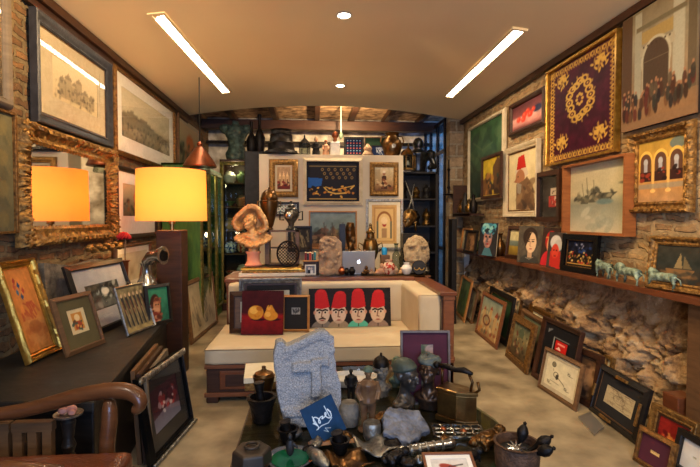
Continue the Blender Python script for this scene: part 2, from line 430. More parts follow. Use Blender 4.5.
M['iron_old'] = mat('iron_old', (44,38,34), (24,21,19), rough=.45, metal=.7, scale=14, bump=.3)
M['bronze'] = mat('bronze', (120,84,44), (60,42,26), rough=.32, metal=.85, scale=9, bump=.15)
M['brass'] = mat('brass', (150,116,66), (78,58,34), rough=.28, metal=.9, scale=9, bump=.12)
M['copper'] = mat('copper', (176,104,66), (110,62,42), rough=.35, metal=.85, scale=8, bump=.1)
M['silver'] = mat('silver', (196,192,184), (120,114,106), rough=.2, metal=.95, scale=8, bump=.08)
M['verdigris'] = mat('verdigris', (104,124,106), (44,54,46), rough=.55, metal=.35, scale=16, bump=.4)
M['stone_blue'] = mat('stone_blue', (176,176,176), (92,92,94), rough=.85, scale=200, bump=.7, bscale=70, detail=8)
M['stone_buff'] = mat('stone_buff', (186,164,128), (128,106,78), rough=.9, scale=20, bump=.7, bscale=40)
M['stone_grey'] = mat('stone_grey', (134,124,108), (76,70,62), rough=.85, scale=16, bump=.6, bscale=40)
M['terracotta'] = mat('terracotta', (176,146,114), (134,104,78), rough=.8, scale=12, bump=.35, bscale=40)
M['gold_plaster'] = mat('gold_plaster', (222,176,116), (160,112,66), rough=.42, metal=.2, scale=7, bump=.2, bscale=30)
M['ceramic_white'] = mat('ceramic_white', (220,216,206), (180,178,172), rough=.2, scale=10)
M['ceramic_blue'] = mat('ceramic_blue', (214,214,208), (40,74,140), rough=.2, scale=34, contrast=.03)
M['ceramic_red'] = mat('ceramic_red', (150,40,30), (206,180,150), rough=.25, scale=26, contrast=.06)
M['ceramic_green'] = mat('ceramic_green', (60,92,68), (120,130,90), rough=.25, scale=12)
M['green_paint'] = mat('green_paint', (74,112,46), (50,84,38), rough=.45, scale=4, stretch=(6,6,1), bump=.15)
M['black_gloss'] = mat('black_gloss', (12,12,13), rough=.18)
M['aluminium'] = mat('aluminium', (176,170,160), rough=.35, metal=.8)
M['paper'] = mat('paper', (226,216,190), (206,192,160), rough=.9, scale=9)
M['white_light'] = mat('white_light', (255,255,255), rough=.5, emit=(255,246,226), estr=13)
M['red_cloth'] = mat('red_cloth', (166,26,28), (120,16,20), rough=.8)
M['skin_clay'] = mat('skin_clay', (190,146,112), (160,116,86), rough=.7)
M['glass_green'] = mat('glass_green', (24,96,62), (12,60,40), rough=.1)
M['mirror'] = mat('mirror', (225,222,214), rough=.03, metal=1)
M['pink_stone'] = mat('pink_stone', (226,158,128), (204,130,104), rough=.6)
M['black_stone'] = mat('black_stone', (36,33,31), (18,17,16), rough=.5, scale=12, bump=.2)
M['blue_ceramic'] = mat('blue_ceramic', (40,140,190), rough=.3)
M['glass_solid'] = glass_mat('glass_solid', tint=(205,212,208), refl=1.4)
M['table_glass'] = glass_mat('table_glass', tint=(222,230,224), refl=.8)

# ---------- the room ----------
XL, XR, YB, YE, YW = -2.02, 2.55, -1.6, 7.8, 9.5
HW = 3.22
def ceil_z(x): t = (x-.265)/2.285; return HW+.2*(1-t*t)
M_BRL = brick_mat('brick_left', (122,88,56), (84,60,40), (92,80,62), rot=(0,-PI/2,PI/2), bump=1)
# bricks drawn on a side wall: use world y,z
def side_brick(name, c1, c2, mo, **k):
    return brick_mat(name, c1, c2, mo, coords='UV', **k)
def wallmesh(name, X, y0, y1, z0, z1, m, th, ny=2, nz=2, rough=None, seed=0):
    """side wall with real relief; UV in metres"""
    vs = []; fs = []; uv = []
    sgn = 1 if X > 0 else -1
    for j in range(nz+1):
        for i in range(ny+1):
            y = y0+(y1-y0)*i/ny; z = z0+(z1-z0)*j/nz; dx = rough(y, z) if rough else 0
            vs.append((X-sgn*dx, y, z)); uv.append((y, z))
    w = ny+1
    for j in range(nz):
        for i in range(ny): fs.append((j*w+i, j*w+i+1, (j+1)*w+i+1, (j+1)*w+i))
    n0 = len(vs); vs += [(X+sgn*th,y0,z0),(X+sgn*th,y1,z0),(X+sgn*th,y1,z1),(X+sgn*th,y0,z1)]; uv += [(0,0)]*4
    fs.append((n0,n0+1,n0+2,n0+3))
    fs.append(tuple([0]+[i for i in range(1,w)]+[n0+1,n0])); fs.append(tuple([nz*w+i for i in range(w)]+[n0+2,n0+3]))
    fs.append(tuple([j*w for j in range(nz+1)]+[n0+3,n0])); fs.append(tuple([j*w+w-1 for j in range(nz+1)]+[n0+2,n0+1]))
    me = bpy.data.meshes.new(name); me.from_pydata(vs, [], fs)
    ul = me.uv_layers.new(name='UVMap')
    for l in me.loops: ul.data[l.index].uv = uv[l.vertex_index]
    bm = bmesh.new(); bm.from_mesh(me); bmesh.ops.recalc_face_normals(bm, faces=bm.faces); bm.to_mesh(me); bm.free()
    return struct(put(name, me, m, smooth=bool(rough)))
fx = lambda y, z: .02+.025*noise.fractal(Vector((y*5, z*7, 3)), .8, 2, 4)
M_UP = brick_mat('brick_warm', (196,162,114), (146,114,78), (178,152,112), bw=.2, bh=.08, coords='UV', bump=1, ms=.022, warp=.16)
M_LB = brick_mat('brick_rubble', (150,108,66), (104,76,50), (128,108,76), bw=.24, bh=.08, coords='UV', bump=1, ms=.02, warp=.12)
wallmesh('wall_left', XL, YB, YW, 0, 3.6, M_LB, .25, 200, 60, lambda y, z: -.02+.02*noise.fractal(Vector((y*6, z*8, 3)), .8, 2, 4))
wallmesh('wall_right', XR, YB, YE, 1.0, 3.4, M_UP, .25, 170, 46, lambda y, z: -.02+.016*noise.fractal(Vector((y*6, z*9, 13)), .8, 2, 4))
# lower right wall: rough boulders in mortar, plaster band under the shelf
def boulders(y, z):
    p = Vector((y*2.4, z*3.2, 1.7)); p += Vector((noise.noise(p*1.7), noise.noise(p*1.7+Vector((9,0,0))), 0))*.55
    d, _ = noise.voronoi(p); e = min(1, (d[1]-d[0])*1.6); top = max(0, min(1, (.86-z-.08*noise.noise(Vector((y*2,0,0))))/.2))
    return .05+top*(.17*e**.55 + .07*noise.fractal(Vector((y*6,z*8,5)), .7, 2, 5)) - .02
def stone_mat():
    m = bpy.data.materials.new('rubble_stone'); m.use_nodes = True; nt = m.node_tree; N = nt.nodes; L = nt.links; b = N['Principled BSDF']; b.inputs['Roughness'].default_value = .92
    tc = N.new('ShaderNodeTexCoord'); n1 = N.new('ShaderNodeTexNoise'); n1.inputs['Scale'].default_value = 3.4; n1.inputs['Detail'].default_value = 10; n1.inputs['Roughness'].default_value = .72; n1.inputs['Distortion'].default_value = .5
    L.new(tc.outputs['Object'], n1.inputs['Vector'])
    rp = N.new('ShaderNodeValToRGB'); e = rp.color_ramp.elements
    e[0].position = .36; e[0].color = (*lin((84,62,42)),1); e[1].position = .66; e[1].color = (*lin((222,200,162)),1)
    for p, c in ((.42,(126,94,62)),(.5,(164,132,92)),(.6,(176,150,114))): q = e.new(p); q.color = (*lin(c),1)
    L.new(n1.outputs['Fac'], rp.inputs['Fac']); L.new(rp.outputs['Color'], b.inputs['Base Color'])
    n2 = N.new('ShaderNodeTexNoise'); n2.inputs['Scale'].default_value = 22; n2.inputs['Detail'].default_value = 8; L.new(tc.outputs['Object'], n2.inputs['Vector'])
    bp = N.new('ShaderNodeBump'); bp.inputs['Strength'].default_value = 1; bp.inputs['Distance'].default_value = .03
    L.new(n2.outputs['Fac'], bp.inputs['Height']); L.new(bp.outputs['Normal'], b.inputs['Normal']); return m
M['rubble'] = stone_mat()
wallmesh('wall_right_footing', 2.72, YB, YE, 0, 1.03, M['rubble'], .28, 520, 90, boulders)
M_WB = mat('whitewash', (226,218,204), (120,110,96), rough=.95, scale=4, bump=1, bscale=9, detail=9, contrast=.16)
M['brown_plaster'] = mat('brown_plaster', (186,150,114), (110,84,62), rough=.95, scale=7, bump=.6, detail=9, contrast=.12)
struct(MB().box(-2.3, YW, 0, 4.2, YW+.2, 3.7).build('wall_back', M_WB))
struct(MB().box(-2.3, YB, -.1, 4.2, YW+.2, 0).build('floor', M['floor_concrete']))
struct(MB().box(-2.3, YE+.02, 3.56, 4.2, YW+.2, 3.7).build('ceiling_back', M['brown_plaster']))
# vaulted ceiling
vs = []; fs = []; n = 40
for i in range(n+1):
    x = XL-.02+(XR-XL+.04)*i/n
    for y in (YB, YE): vs.append((x, y, ceil_z(x)))
    for y in (YB, YE): vs.append((x, y, ceil_z(x)+.12))
for i in range(n):
    a, b = 4*i, 4*i+4; fs += [(a,a+1,b+1,b),(a+2,b+2,b+3,a+3),(a+1,a+3,b+3,b+1),(a,b,b+2,a+2)]
struct(MB().add(vs, fs).build('ceiling', M['plaster_ceiling'], smooth='auto'))
# wall behind the viewer with a tall shop window
mb = MB().box(-2.3, YB-.2, 0, -.9, YB, 3.7).box(1.4, YB-.2, 0, 4.2, YB, 3.7).box(-.9, YB-.2, 2.5, 1.4, YB, 3.7)
struct(mb.build('wall_front', M_WB))
w = MB()
for x in (-.9, .22, 1.34): w.box(x, YB-.14, 0, x+.06, YB-.06, 2.5)
w.box(-.9, YB-.14, 2.44, 1.4, YB-.06, 2.5).box(-.9, YB-.14, 0, 1.4, YB-.06, .08)
struct(w.build('window_1', M['steel_black']))
# picture ledge on the right wall
sh = tag(MB().box(2.36, YB+.4, 1.015, 2.75, 7.6, 1.06).build('wall_shelf', M['mahogany'], bevel=.004), 'long red-brown wooden shelf running along the stone wall under the paintings', 'shelf')
# dark rail between left wall and vault
struct(MB().box(XL+.0, YB, HW-.075, XL+.06, YE, HW-.005).box(XL, YB, HW-.13, XL+.025, YE, HW-.07).build('trim_1', M['wood_dark']))
struct(MB().box(XR-.05, YB, HW-.07, XR, YE, HW-.005).build('trim_2', M['wood_dark']))
# beams of the rear bay
for i, x in enumerate((-1.55, -.75, .05, .72, 1.4, 2.1)):
    struct(MB().box(x, YE+.1, 3.46, x+.1, YW, 3.56).build('beam', M['wood_dark'], bevel=.006))
struct(MB().box(-2.0, 8.72, 3.2, 2.5, 8.92, 3.37).build('beam_main', M['wood_dark'], bevel=.01))
struct(MB().box(-2.02, 9.2, 3.0, 2.4, 9.28, 3.06).build('trim_3', M['iron_old']))
# brick pier beside the steel door
pm = brick_mat('brick_pier', (176,150,116), (138,112,82), (176,160,132), bw=.26, bh=.2, bump=1, rot=(PI/2,0,0), ms=.02)
struct(MB().box(2.33, YE, 0, 2.6, YE+.22, 3.56).build('pillar', pm, bevel=.01))
# steel glazed door plane on the right of the rear bay
d = MB(); X0 = 2.3
for y in (8.02, 8.5, 9.0, 9.44): d.box(X0, y, 0, X0+.05, y+.06, 3.3)
for z in (0, 1.0, 2.72, 3.25): d.box(X0+.005, 8.02, z, X0+.045, 9.5, z+.06)
dr = d.build('door_1', M['steel_black']); struct(dr)
MB().box(X0+.02, 8.05, .03, X0+.028, 9.47, 3.28).build('pane', M_CASEGLASS, dr)
struct(MB().box(4.1, YE, 0, 4.2, YW, 3.7).build('wall_yard', M['white_paint']))
struct(MB().box(2.6, YE, 0, 4.1, YE+.1, 3.7).build('wall_yard_side', M['white_paint']))
# display wall
PY = 6.5
pr = struct(MB().box(-.72, PY, 0, 1.28, PY+.36, 2.44).build('wall_partition', mat('wall_beige',(204,190,164),(190,176,150),rough=.7,scale=3), bevel=.004))
# dark bays either side of the display wall
M['black_cloth'] = mat('black_cloth', (22,20,20), (34,30,28), rough=.95)
struct(MB().box(-1.06, 7.5, 0, -.74, 7.9, 2.62).build('pillar_dark', M['black_stone'], bevel=.01))
struct(MB().box(2.05, 6.7, 0, 2.12, 6.9, 1.55).build('post_dark', M['wood_black'], bevel=.005))

# ---------- ceiling lights ----------
def strip(p, q, label, wid=.1):
    a = onZ(*p, 3.3); b = onZ(*q, 3.3)
    for t in range(3):
        a = onZ(*p, ceil_z(a.x)); b = onZ(*q, ceil_z(b.x))
    c = (a+b)/2; L = (b-a).length; dz = math.atan2(b.y-a.y, b.x-a.x)-PI/2
    r = empty('ceiling_strip_light', (c.x, c.y, ceil_z(c.x)-.01), dz, 0, label, 'ceiling light', 'linear lights in the vaulted ceiling')
    slope = -.4*(c.x-.265)/2.285**2
    r.rotation_euler = (Matrix.Rotation(dz,3,'Z') @ Matrix.Rotation(-math.atan(slope)*math.cos(dz),3,'Y')).to_euler()
    e = MB()
    for s in (-1, 1): e.box(s*(wid/2+.012)-.014, -L/2-.03, -.008, s*(wid/2+.012)+.014, L/2+.03, .02)
    for s in (-1, 1): e.box(-wid/2, s*(L/2+.014)-.016, -.008, wid/2, s*(L/2+.014)+.016, .02)
    e.build('trim_ring', M['plaster_ceiling'], r)
    MB().box(-wid/2, -L/2, .002, wid/2, L/2, .012).build('diffuser', M['white_light'], r)
strip((157,14), (226,91), 'long recessed strip light in the vault above the left wall pictures')
strip((519,29), (449,96), 'long recessed strip light in the vault above the textile wall')
def downlight(x, y, label):
    p = onZ(x, y, 3.41)
    r = empty('downlight', (p.x, p.y, ceil_z(p.x)-.004), 0, 0, label, 'ceiling light')
    MB().lathe([(.075,0),(.078,-.006),(.062,-.008),(.05,.004)], 24).build('ring', M['white_paint'], r, smooth='auto')
    MB().lathe([(.05,-.002),(.05,.004)], 24).build('bulb', mat('downlight_glow', (255,255,255), emit=(255,240,214), estr=30), r)
    s = bpy.data.lights.new('downlight_beam', 'SPOT'); s.energy = 75; s.color = lin((255,226,184)); s.spot_size = math.radians(120); s.spot_blend = .8; s.shadow_soft_size = .05
    so = bpy.data.objects.new('downlight_beam', s); COL.objects.link(so); so.location = (p.x, p.y, ceil_z(p.x)-.03)
    return p
downlight(344, 16, 'round recessed downlight nearest the camera, between the strip lights'); downlight(340, 86, 'round recessed downlight near the arched end of the ceiling')

def area(name, loc, rot, sx, sy, e, c):
    l = bpy.data.lights.new(name, 'AREA'); l.shape = 'RECTANGLE'; l.size = sx; l.size_y = sy; l.energy = e; l.color = lin(c)
    o = bpy.data.objects.new(name, l); COL.objects.link(o); o.location = loc; o.rotation_euler = rot; return o
def spot(name, loc, tgt, e, c, size=70, blend=.7, r=.04):
    l = bpy.data.lights.new(name, 'SPOT'); l.energy = e; l.color = lin(c); l.spot_size = math.radians(size); l.spot_blend = blend; l.shadow_soft_size = r
    o = bpy.data.objects.new(name, l); COL.objects.link(o); o.location = loc
    o.rotation_euler = (Vector(tgt)-Vector(loc)).to_track_quat('-Z', 'Y').to_euler(); return o
WARM = (255,216,160)
area('window_daylight', (.25, YB-.05, 1.4), (-PI/2+math.radians(0), 0, 0), 2.2, 2.2, 80, (166,200,255)).rotation_euler = (PI/2, 0, 0)
area('yard_daylight', (3.2, 8.6, 3.4), (0,0,0), 1.2, 1.2, 34, (90,150,255))
spot('ceiling_spot_a', (.9, 2.0, 3.36), (2.5, 4.4, 1.7), 115, WARM, 80)
spot('ceiling_spot_b', (.9, 4.6, 3.36), (2.5, 6.0, 1.8), 85, WARM, 80)
spot('ceiling_spot_c', (.9, .4, 3.36), (2.5, 2.8, 1.9), 80, WARM, 80)
spot('ceiling_spot_d', (-.2, 2.4, 3.36), (-2.0, 4.6, 2.6), 230, WARM, 80)
spot('ceiling_spot_e', (.3, 4.4, 3.36), (.3, 6.5, 1.9), 42, WARM, 80)
spot('stone_fill_spot', (.6, 2.6, 3.36), (2.45, 4.2, .35), 60, WARM, 75)  # unseen spot added to brighten the stone wall under the shelf
spot('rear_spot', (.6, 7.6, 3.1), (.4, 9.4, 3.1), 170, WARM, 120)

wd = bpy.data.worlds.new('World'); SC.world = wd; wd.use_nodes = True
wd.node_tree.nodes['Background'].inputs[0].default_value = (*lin((150,185,255)), 1); wd.node_tree.nodes['Background'].inputs[1].default_value = .3
cam = bpy.data.cameras.new('Camera'); cam.lens = F/700*36; cam.sensor_width = 36; cam.clip_start = .05
co = bpy.data.objects.new('Camera', cam); COL.objects.link(co); co.matrix_world = Matrix.Translation((0,0,CAMZ)) @ CR.to_4x4(); SC.camera = co
SC.view_settings.view_transform = 'Standard'; SC.view_settings.look = 'None'; SC.view_settings.exposure = .75; SC.view_settings.gamma = 1
SC.view_settings.use_curve_mapping = False
# unseen area lights added over the viewer to lift shadows; the downlights continue there
for x in (-1.35, 1.75): area('fill_light_behind', (x, .3, ceil_z(x)-.04), (0,0,0), .1, 1.7, 26, (255,240,214))
spot('ceiling_spot_f', (.3, .9, 3.36), (.35, 2.6, .5), 40, WARM, 80)
# ---------- what is painted in each picture ----------
def A_flat(c, amp=.1, k=10):
    return lambda a: a.fill(c).noise(amp, k)
def A_engraving_ship(a):
    a.fill((206,190,150)).noise(.06, 14); a.grad((0,(214,198,160)),(1,(196,178,138)))
    for x, h in ((.2,.5),(.32,.38),(.45,.5),(.55,.35),(.7,.55),(.85,.6)): a.rect(x-.07, h, x+.07, .9, (120,106,80), .5); a.poly([(x-.08,h),(x,h-.14),(x+.08,h)], (96,84,66), .6)
    a.dabs(60,.05,.5,.95,.95,[(60,54,46),(96,86,70),(150,134,106)],.03,.7)
def A_landscape_print(a):
    a.grad((0,(206,192,156)),(.45,(196,182,146)),(.62,(176,160,124)),(1,(120,106,80))).noise(.06, 12)
    a.poly([(0,.52),(.18,.38),(.3,.46),(.42,.42),(.7,.6),(1,.66),(1,.78),(0,.72)], (132,120,94))
    a.dabs(120,0,.66,1,1,[(50,46,38),(90,82,64),(150,138,108)],.025,.75); a.path([(.0,.56),(.3,.5),(.9,.63)], .008, (90,82,66))
def A_small_scene(a):
    a.grad((0,(196,170,130)),(.5,(150,140,110)),(1,(90,84,60))); a.ell(.55,.4,.2,.2,(190,110,60)); a.dabs(40,0,.4,1,1,[(60,70,50),(150,90,50),(90,96,90),(40,36,30)],.06)
def A_dark_inscription(a):
    a.fill((52,46,40)).noise(.3, 10); a.scrib(.1,.15,.9,.85,(150,132,96),9,.014)
def A_damask(a):
    a.fill((104,98,72)).noise(.12, 8)
    for i in range(3):
        for j in range(4):
            x, y = .2+i*.3, .12+j*.26; a.ell(x,y,.1,.07,(126,112,72),.5,.7); a.ell(x+.08,y+.1,.05,.05,(88,86,66),-.5,.7); a.line((x,y),(x+.14,y+.13),.01,(132,118,80),.7)
def A_orange_gold(a):
    a.fill((212,132,62)).noise(.12, 7)
    for x, y, c in ((.28,.14,(170,60,44)),(.4,.2,(60,80,110)),(.3,.28,(70,110,130)),(.42,.34,(60,78,104)),(.52,.27,(190,70,50)),(.24,.21,(196,88,60))):
        a.poly([(x-.06,y),(x,y-.045),(x+.06,y),(x,y+.045)], c)
    a.scrib(.2,.42,.9,.62,(190,88,50),8,.01); a.dabs(30,.2,.6,.9,.9,[(190,100,50),(220,150,80)],.04,.4); a.ell(.55,.72,.25,.08,(176,96,50),0,.5)
def A_tiny_figure(a):
    a.fill((206,186,140)); a.rect(.2,.15,.8,.85,(190,130,60)); a.ell(.5,.35,.15,.14,(226,196,140)); a.rect(.3,.5,.7,.82,(160,70,44)); a.dabs(14,.2,.5,.8,.85,[(90,60,40),(220,160,80),(60,80,70)],.05)
def A_photo_bw(a):
    a.fill((60,62,58)).noise(.5, 6); a.dabs(30,0,0,1,1,[(30,32,32),(150,156,150),(90,92,88)],.09); a.ell(.55,.35,.12,.14,(190,190,180)); a.rect(.1,.7,.9,.95,(120,120,112),.6)
def A_marchers(a):
    a.fill((120,106,74)).noise(.3, 8)
    for i in range(6):
        x = .14+i*.145; a.line((x,.22),(x+.03,.85),.04,(52,50,46)); a.ell(x,.17,.035,.045,(190,160,120)); a.line((x+.03,.5),(x+.07,.9),.012,(150,130,92)); a.line((x-.03,.3),(x+.02,.6),.012,(120,74,52))
    a.rect(0,.9,1,1,(150,130,84)); a.noise(.2,9)
def A_green_face(a):
    a.grad((0,(60,128,92)),(1,(40,90,66))).noise(.15, 6); a.ell(.35,.6,.28,.42,(60,34,26)); a.ell(.42,.55,.17,.28,(180,120,80)); a.ell(.3,.9,.3,.2,(120,50,36)); a.dabs(20,.1,.3,.6,1,[(196,140,96),(90,46,34),(150,80,56)],.05); a.ell(.38,.5,.03,.02,(30,20,18)); a.ell(.5,.5,.03,.02,(30,20,18))
def A_sketch_grey(a):
    a.fill((176,160,128)).noise(.08, 6); a.scrib(.1,.1,.9,.9,(96,90,80),14,.007)
def A_maroon_glassy(a):
    a.grad((0,(46,26,34)),(.55,(66,34,42)),(1,(96,92,104))).noise(.2,5); a.dabs(26,.2,.2,.9,.7,[(110,40,44),(66,28,40),(150,120,124),(40,24,34)],.09); a.poly([(0,.7),(.5,.6),(1,.75),(1,1),(0,1)], (126,126,140), .7); a.dabs(9,.3,.45,.8,.7,[(200,186,176),(170,60,60)],.04)
def A_domes(a):
    a.fill((164,132,96)).noise(.15, 7)
    for x in (.22,.5,.78): a.rect(x-.1,.42,x+.1,.85,(206,168,116)); a.poly([(x-.1,.42),(x,.2),(x+.1,.42)], (230,196,140)); a.rect(x-.04,.55,x+.04,.85,(90,60,40))
    a.rect(0,.85,1,1,(100,40,32)); a.dabs(20,0,.6,1,.95,[(120,40,34),(70,44,36)],.05)
def A_calligraphy_boat(a):
    a.fill((22,22,28)).noise(.2,8); a.rect(.06,.06,.94,.94,(34,32,36))
    a.poly([(.03,.4),(.3,.42),(.28,.6),(.03,.66)], (40,100,180), .8)
    for i in range(16): a.ring(.3+.04*i,.2+.1*(i%3),.02,.03,.008,(176,140,70),.8)
    a.path([(.32,.62),(.4,.75),(.55,.8),(.75,.78),(.9,.6)], .018, (214,170,80)); a.path([(.32,.62),(.55,.7),(.9,.6)], .012, (200,156,70))
    a.dabs(34,.05,.6,.95,.9,[(230,170,70),(190,120,40),(30,26,24)],.025,.9); a.path([(.06,.93),(.94,.93)],.012,(180,146,80)); a.path([(.06,.12),(.94,.12)],.012,(130,110,70))
def A_standing_man(a):
    a.grad((0,(206,190,150)),(.6,(170,140,96)),(1,(100,66,40))).noise(.12,7); a.rect(0,.1,.3,.7,(150,130,96),.6); a.poly([(.4,.35),(.6,.35),(.68,.9),(.34,.9)], (70,44,32)); a.ell(.5,.27,.07,.08,(150,100,70)); a.ell(.5,.2,.08,.05,(220,206,176)); a.dabs(14,.1,.5,.9,.95,[(120,70,44),(60,40,30),(200,170,120)],.05)
def A_tile_star(a):
    a.fill((214,212,200))
    for i in range(6):
        for j in range(3):
            x, y = (i+.5)/6, (j+.5)/3; a.poly([(x-.07,y),(x,y-.14),(x+.07,y),(x,y+.14)], (30,96,150)); a.ell(x,y,.025,.05,(220,180,60)); a.ell(x+.083,y+.16,.03,.06,(50,140,150))
def A_arch_print(a):
    a.fill((200,160,100)).noise(.06,8); a.rect(.08,.06,.92,.94,(180,134,80)); a.rect(.14,.1,.86,.92,(214,176,112))
    a.ell(.5,.42,.3,.26,(150,96,52)); a.rect(.2,.42,.8,.85,(150,96,52)); a.ell(.5,.43,.24,.21,(226,190,126)); a.rect(.26,.43,.74,.85,(226,190,126))
    a.rect(.2,.42,.26,.86,(90,96,80)); a.rect(.74,.42,.8,.86,(90,96,80)); a.ell(.5,.5,.08,.06,(170,60,50)); a.rect(.4,.6,.6,.84,(130,90,60),.6); a.ell(.5,.4,.13,.1,(236,204,150))
def A_harbour_grey(a):
    a.grad((0,(126,138,134)),(.5,(110,124,120)),(.6,(80,74,66)),(1,(92,72,54))).noise(.12,7); a.dabs(60,0,.45,1,.85,[(56,48,42),(120,76,60),(70,84,84),(150,120,90)],.06,.7)
    for x in (.3,.48,.72): a.line((x,.3),(x+.02,.7),.01,(60,50,44)); a.poly([(x-.06,.55),(x+.05,.35),(x+.06,.62)], (96,76,66), .7)
    a.rect(0,.88,1,1,(150,100,60),.7)
def A_green_abstract(a):
    a.grad((0,(56,90,58)),(.5,(46,76,58)),(1,(24,36,34))).noise(.28,6); a.ell(.5,.38,.28,.16,(70,104,80),.3,.6); a.dabs(40,0,.1,1,1,[(34,60,50),(78,110,76),(40,66,62),(90,116,80)],.07,.4,2.4); a.path([(.1,.2),(.4,.35),(.7,.3)],.01,(100,120,84),.6)
def A_yellow_street(a):
    a.fill((206,176,54)).noise(.15,5); a.poly([(0,.55),(.45,.4),(.55,1),(0,1)], (120,84,52)); a.poly([(.55,.25),(.8,.02),(1,.1),(1,1),(.6,1)], (96,70,48)); a.dabs(16,.1,.45,.9,1,[(60,46,38),(176,120,60),(50,66,60)],.07)
def A_red_fruit(a):
    a.grad((0,(84,40,44)),(.45,(120,66,64)),(.55,(206,160,146)),(.8,(190,130,120)),(1,(110,56,52))).noise(.12,6)
    a.ell(.82,.45,.14,.14,(40,44,70))
    for x, y, r in ((.22,.6,.1),(.42,.5,.11),(.38,.66,.1),(.6,.56,.11),(.52,.38,.08),(.7,.42,.08)): a.ell(x,y,r*.75,r*1.1,(206,54,32)); a.ell(x-.02,y-.03,r*.25,r*.35,(236,120,90))
def A_fez_profile(a):
    a.fill((214,196,150)).noise(.06,6); a.poly([(.3,.3),(.36,.08),(.58,.05),(.66,.3)], (186,44,36)); a.poly([(.26,.3),(.66,.28),(.74,.4),(.6,.46),(.28,.4)], (200,184,160)); a.ell(.44,.44,.17,.14,(170,116,80)); a.poly([(.3,.44),(.2,.5),(.32,.53)], (160,104,70))
    a.poly([(.3,.55),(.56,.5),(.7,.44),(.92,.66),(.98,1),(.3,1)], (120,92,66)); a.poly([(.32,.52),(.5,.56),(.46,.74),(.34,.7)], (150,138,120)); a.dabs(24,.35,.55,.95,1,[(96,70,50),(150,120,84),(70,54,44)],.05,.6,2.5); a.ell(.36,.42,.02,.012,(50,34,26))
def A_textile(a):
    a.fill((66,18,34)).noise(.3,12); g = (206,164,72); g2 = (160,120,56)
    for i in range(26):
        t = (i+.5)/26
        for (x,y) in ((t,.045),(t,.955)): a.ring(x,y,.024,.019,.007,g if i%2 else g2); a.ell(x,y+(.028 if y<.5 else -.028),.016,.009,g2,.5)
        for (x,y) in ((.05,t),(.95,t)): a.ring(x,y,.026,.017,.007,g if i%2 else g2); a.ell(x+(.036 if x<.5 else -.036),y,.014,.01,g2,.5)
    for k in range(16):
        q = k*PI/8; w_=.02*math.sin(4*q); a.ring(.5+(.23+w_)*math.cos(q)/a.as_*.8, .42+(.175+w_)*math.sin(q), .045,.03,.009,g); a.ell(.5+.23*math.cos(q)/a.as_*.8,.42+.175*math.sin(q),.014,.011,g); a.ell(.5+.31*math.cos(q+.2)/a.as_*.8,.42+.225*math.sin(q+.2),.016,.012,g2,q)
    for k in range(8): q=k*PI/4; a.ell(.5+.05*math.cos(q)/a.as_,.42+.05*math.sin(q),.02,.016,g)
    a.ell(.5,.42,.022,.016,(90,40,40))
    for sx, sy in ((-1,-1),(1,-1),(-1,1),(1,1)):
        X, Y = .5+sx*.28, (.42-.27 if sy<0 else .8); a.line((X-sx*.0,Y+sy*.07),(X-sx*.02,Y-sy*.08),.012,g2)
        for j in range(20): q = j*2.4; r = .25+.75*j/20; a.ell(X+.125*r*math.cos(q),Y+.085*r*math.sin(q),.026,.012,g if j%3 else g2,q*1.7)
        for j in range(3): a.ell(X+.04*(j-1),Y-.03*(j%2),.032,.024,g)
def A_gate_crowd(a):
    a.grad((0,(140,124,96)),(.3,(160,150,124)),(1,(150,110,74))).noise(.1,8)
    a.rect(0,0,.16,.7,(96,70,48)); a.rect(.9,0,1,.8,(110,96,74)); a.rect(.2,.02,.3,.75,(176,172,150)); a.rect(.72,.0,.86,.72,(186,182,160))
    a.rect(.22,.14,.88,.18,(120,110,84)); a.rect(.3,.2,.72,.3,(176,150,92)); a.rect(.28,.32,.74,.4,(186,176,150))
    a.ring(.5,.46,.19,.17,.012,(200,192,166)); a.ell(.5,.46,.17,.16,(84,66,50)); a.rect(.31,.46,.69,.8,(196,186,160)); a.rect(.33,.46,.67,.8,(84,66,50))
    for x in np.linspace(.33,.68,7): a.ell(x,.33,.012,.008,(70,54,40))
    cols = [(54,36,28),(80,50,36),(120,80,50),(40,36,38),(100,86,66),(100,44,36),(60,58,50)]
    for i in range(60):
        x = a.rng.uniform(.03,.97); y = .68+.18*a.rng.random()-.08*x; c = cols[a.rng.integers(7)]
        a.ell(x,y+.05,.028,.06,c,0,.85); a.ell(x,y-.02,.014,.014,(176,128,94))
    a.rect(0,.93,1,1,(150,116,84),.8); a.c *= .86
def A_arcade(a):
    a.grad((0,(176,140,60)),(.4,(206,160,70)),(.75,(190,140,84)),(1,(180,140,96))).noise(.12,7); a.ell(.85,.1,.16,.09,(110,120,110))
    for x in (.17,.5,.83):
        a.ell(x,.3,.15,.15,(236,190,90)); a.ell(x,.33,.125,.13,(96,66,50)); a.rect(x-.125,.33,x+.125,.66,(96,66,50))
        a.ell(x,.34,.05,.06,(180,180,180)); a.rect(x-.04,.38,x+.04,.5,(170,170,176)); a.rect(x-.13,.5,x+.13,.66,(60,36,32)); a.dabs(5,x-.1,.45,x+.1,.65,[(150,60,40),(40,28,26)],.03)
    for x in (.34,.67): a.rect(x-.025,.3,x+.025,.8,(226,180,100)); a.ell(x,.82,.06,.03,(230,186,110))
    a.rect(0,.7,1,.78,(140,140,130),.6)
def A_white_red_note(a):
    a.fill((22,20,22)); a.rect(.1,.3,.9,.66,(40,36,36)); a.rect(.55,.28,.95,.48,(196,176,150)); a.rect(.45,.5,.9,.8,(170,36,30)); a.dabs(16,.48,.5,.9,.8,[(220,190,170),(120,20,20)],.03); a.dabs(8,.5,.3,.9,.46,[(60,50,44)],.02)
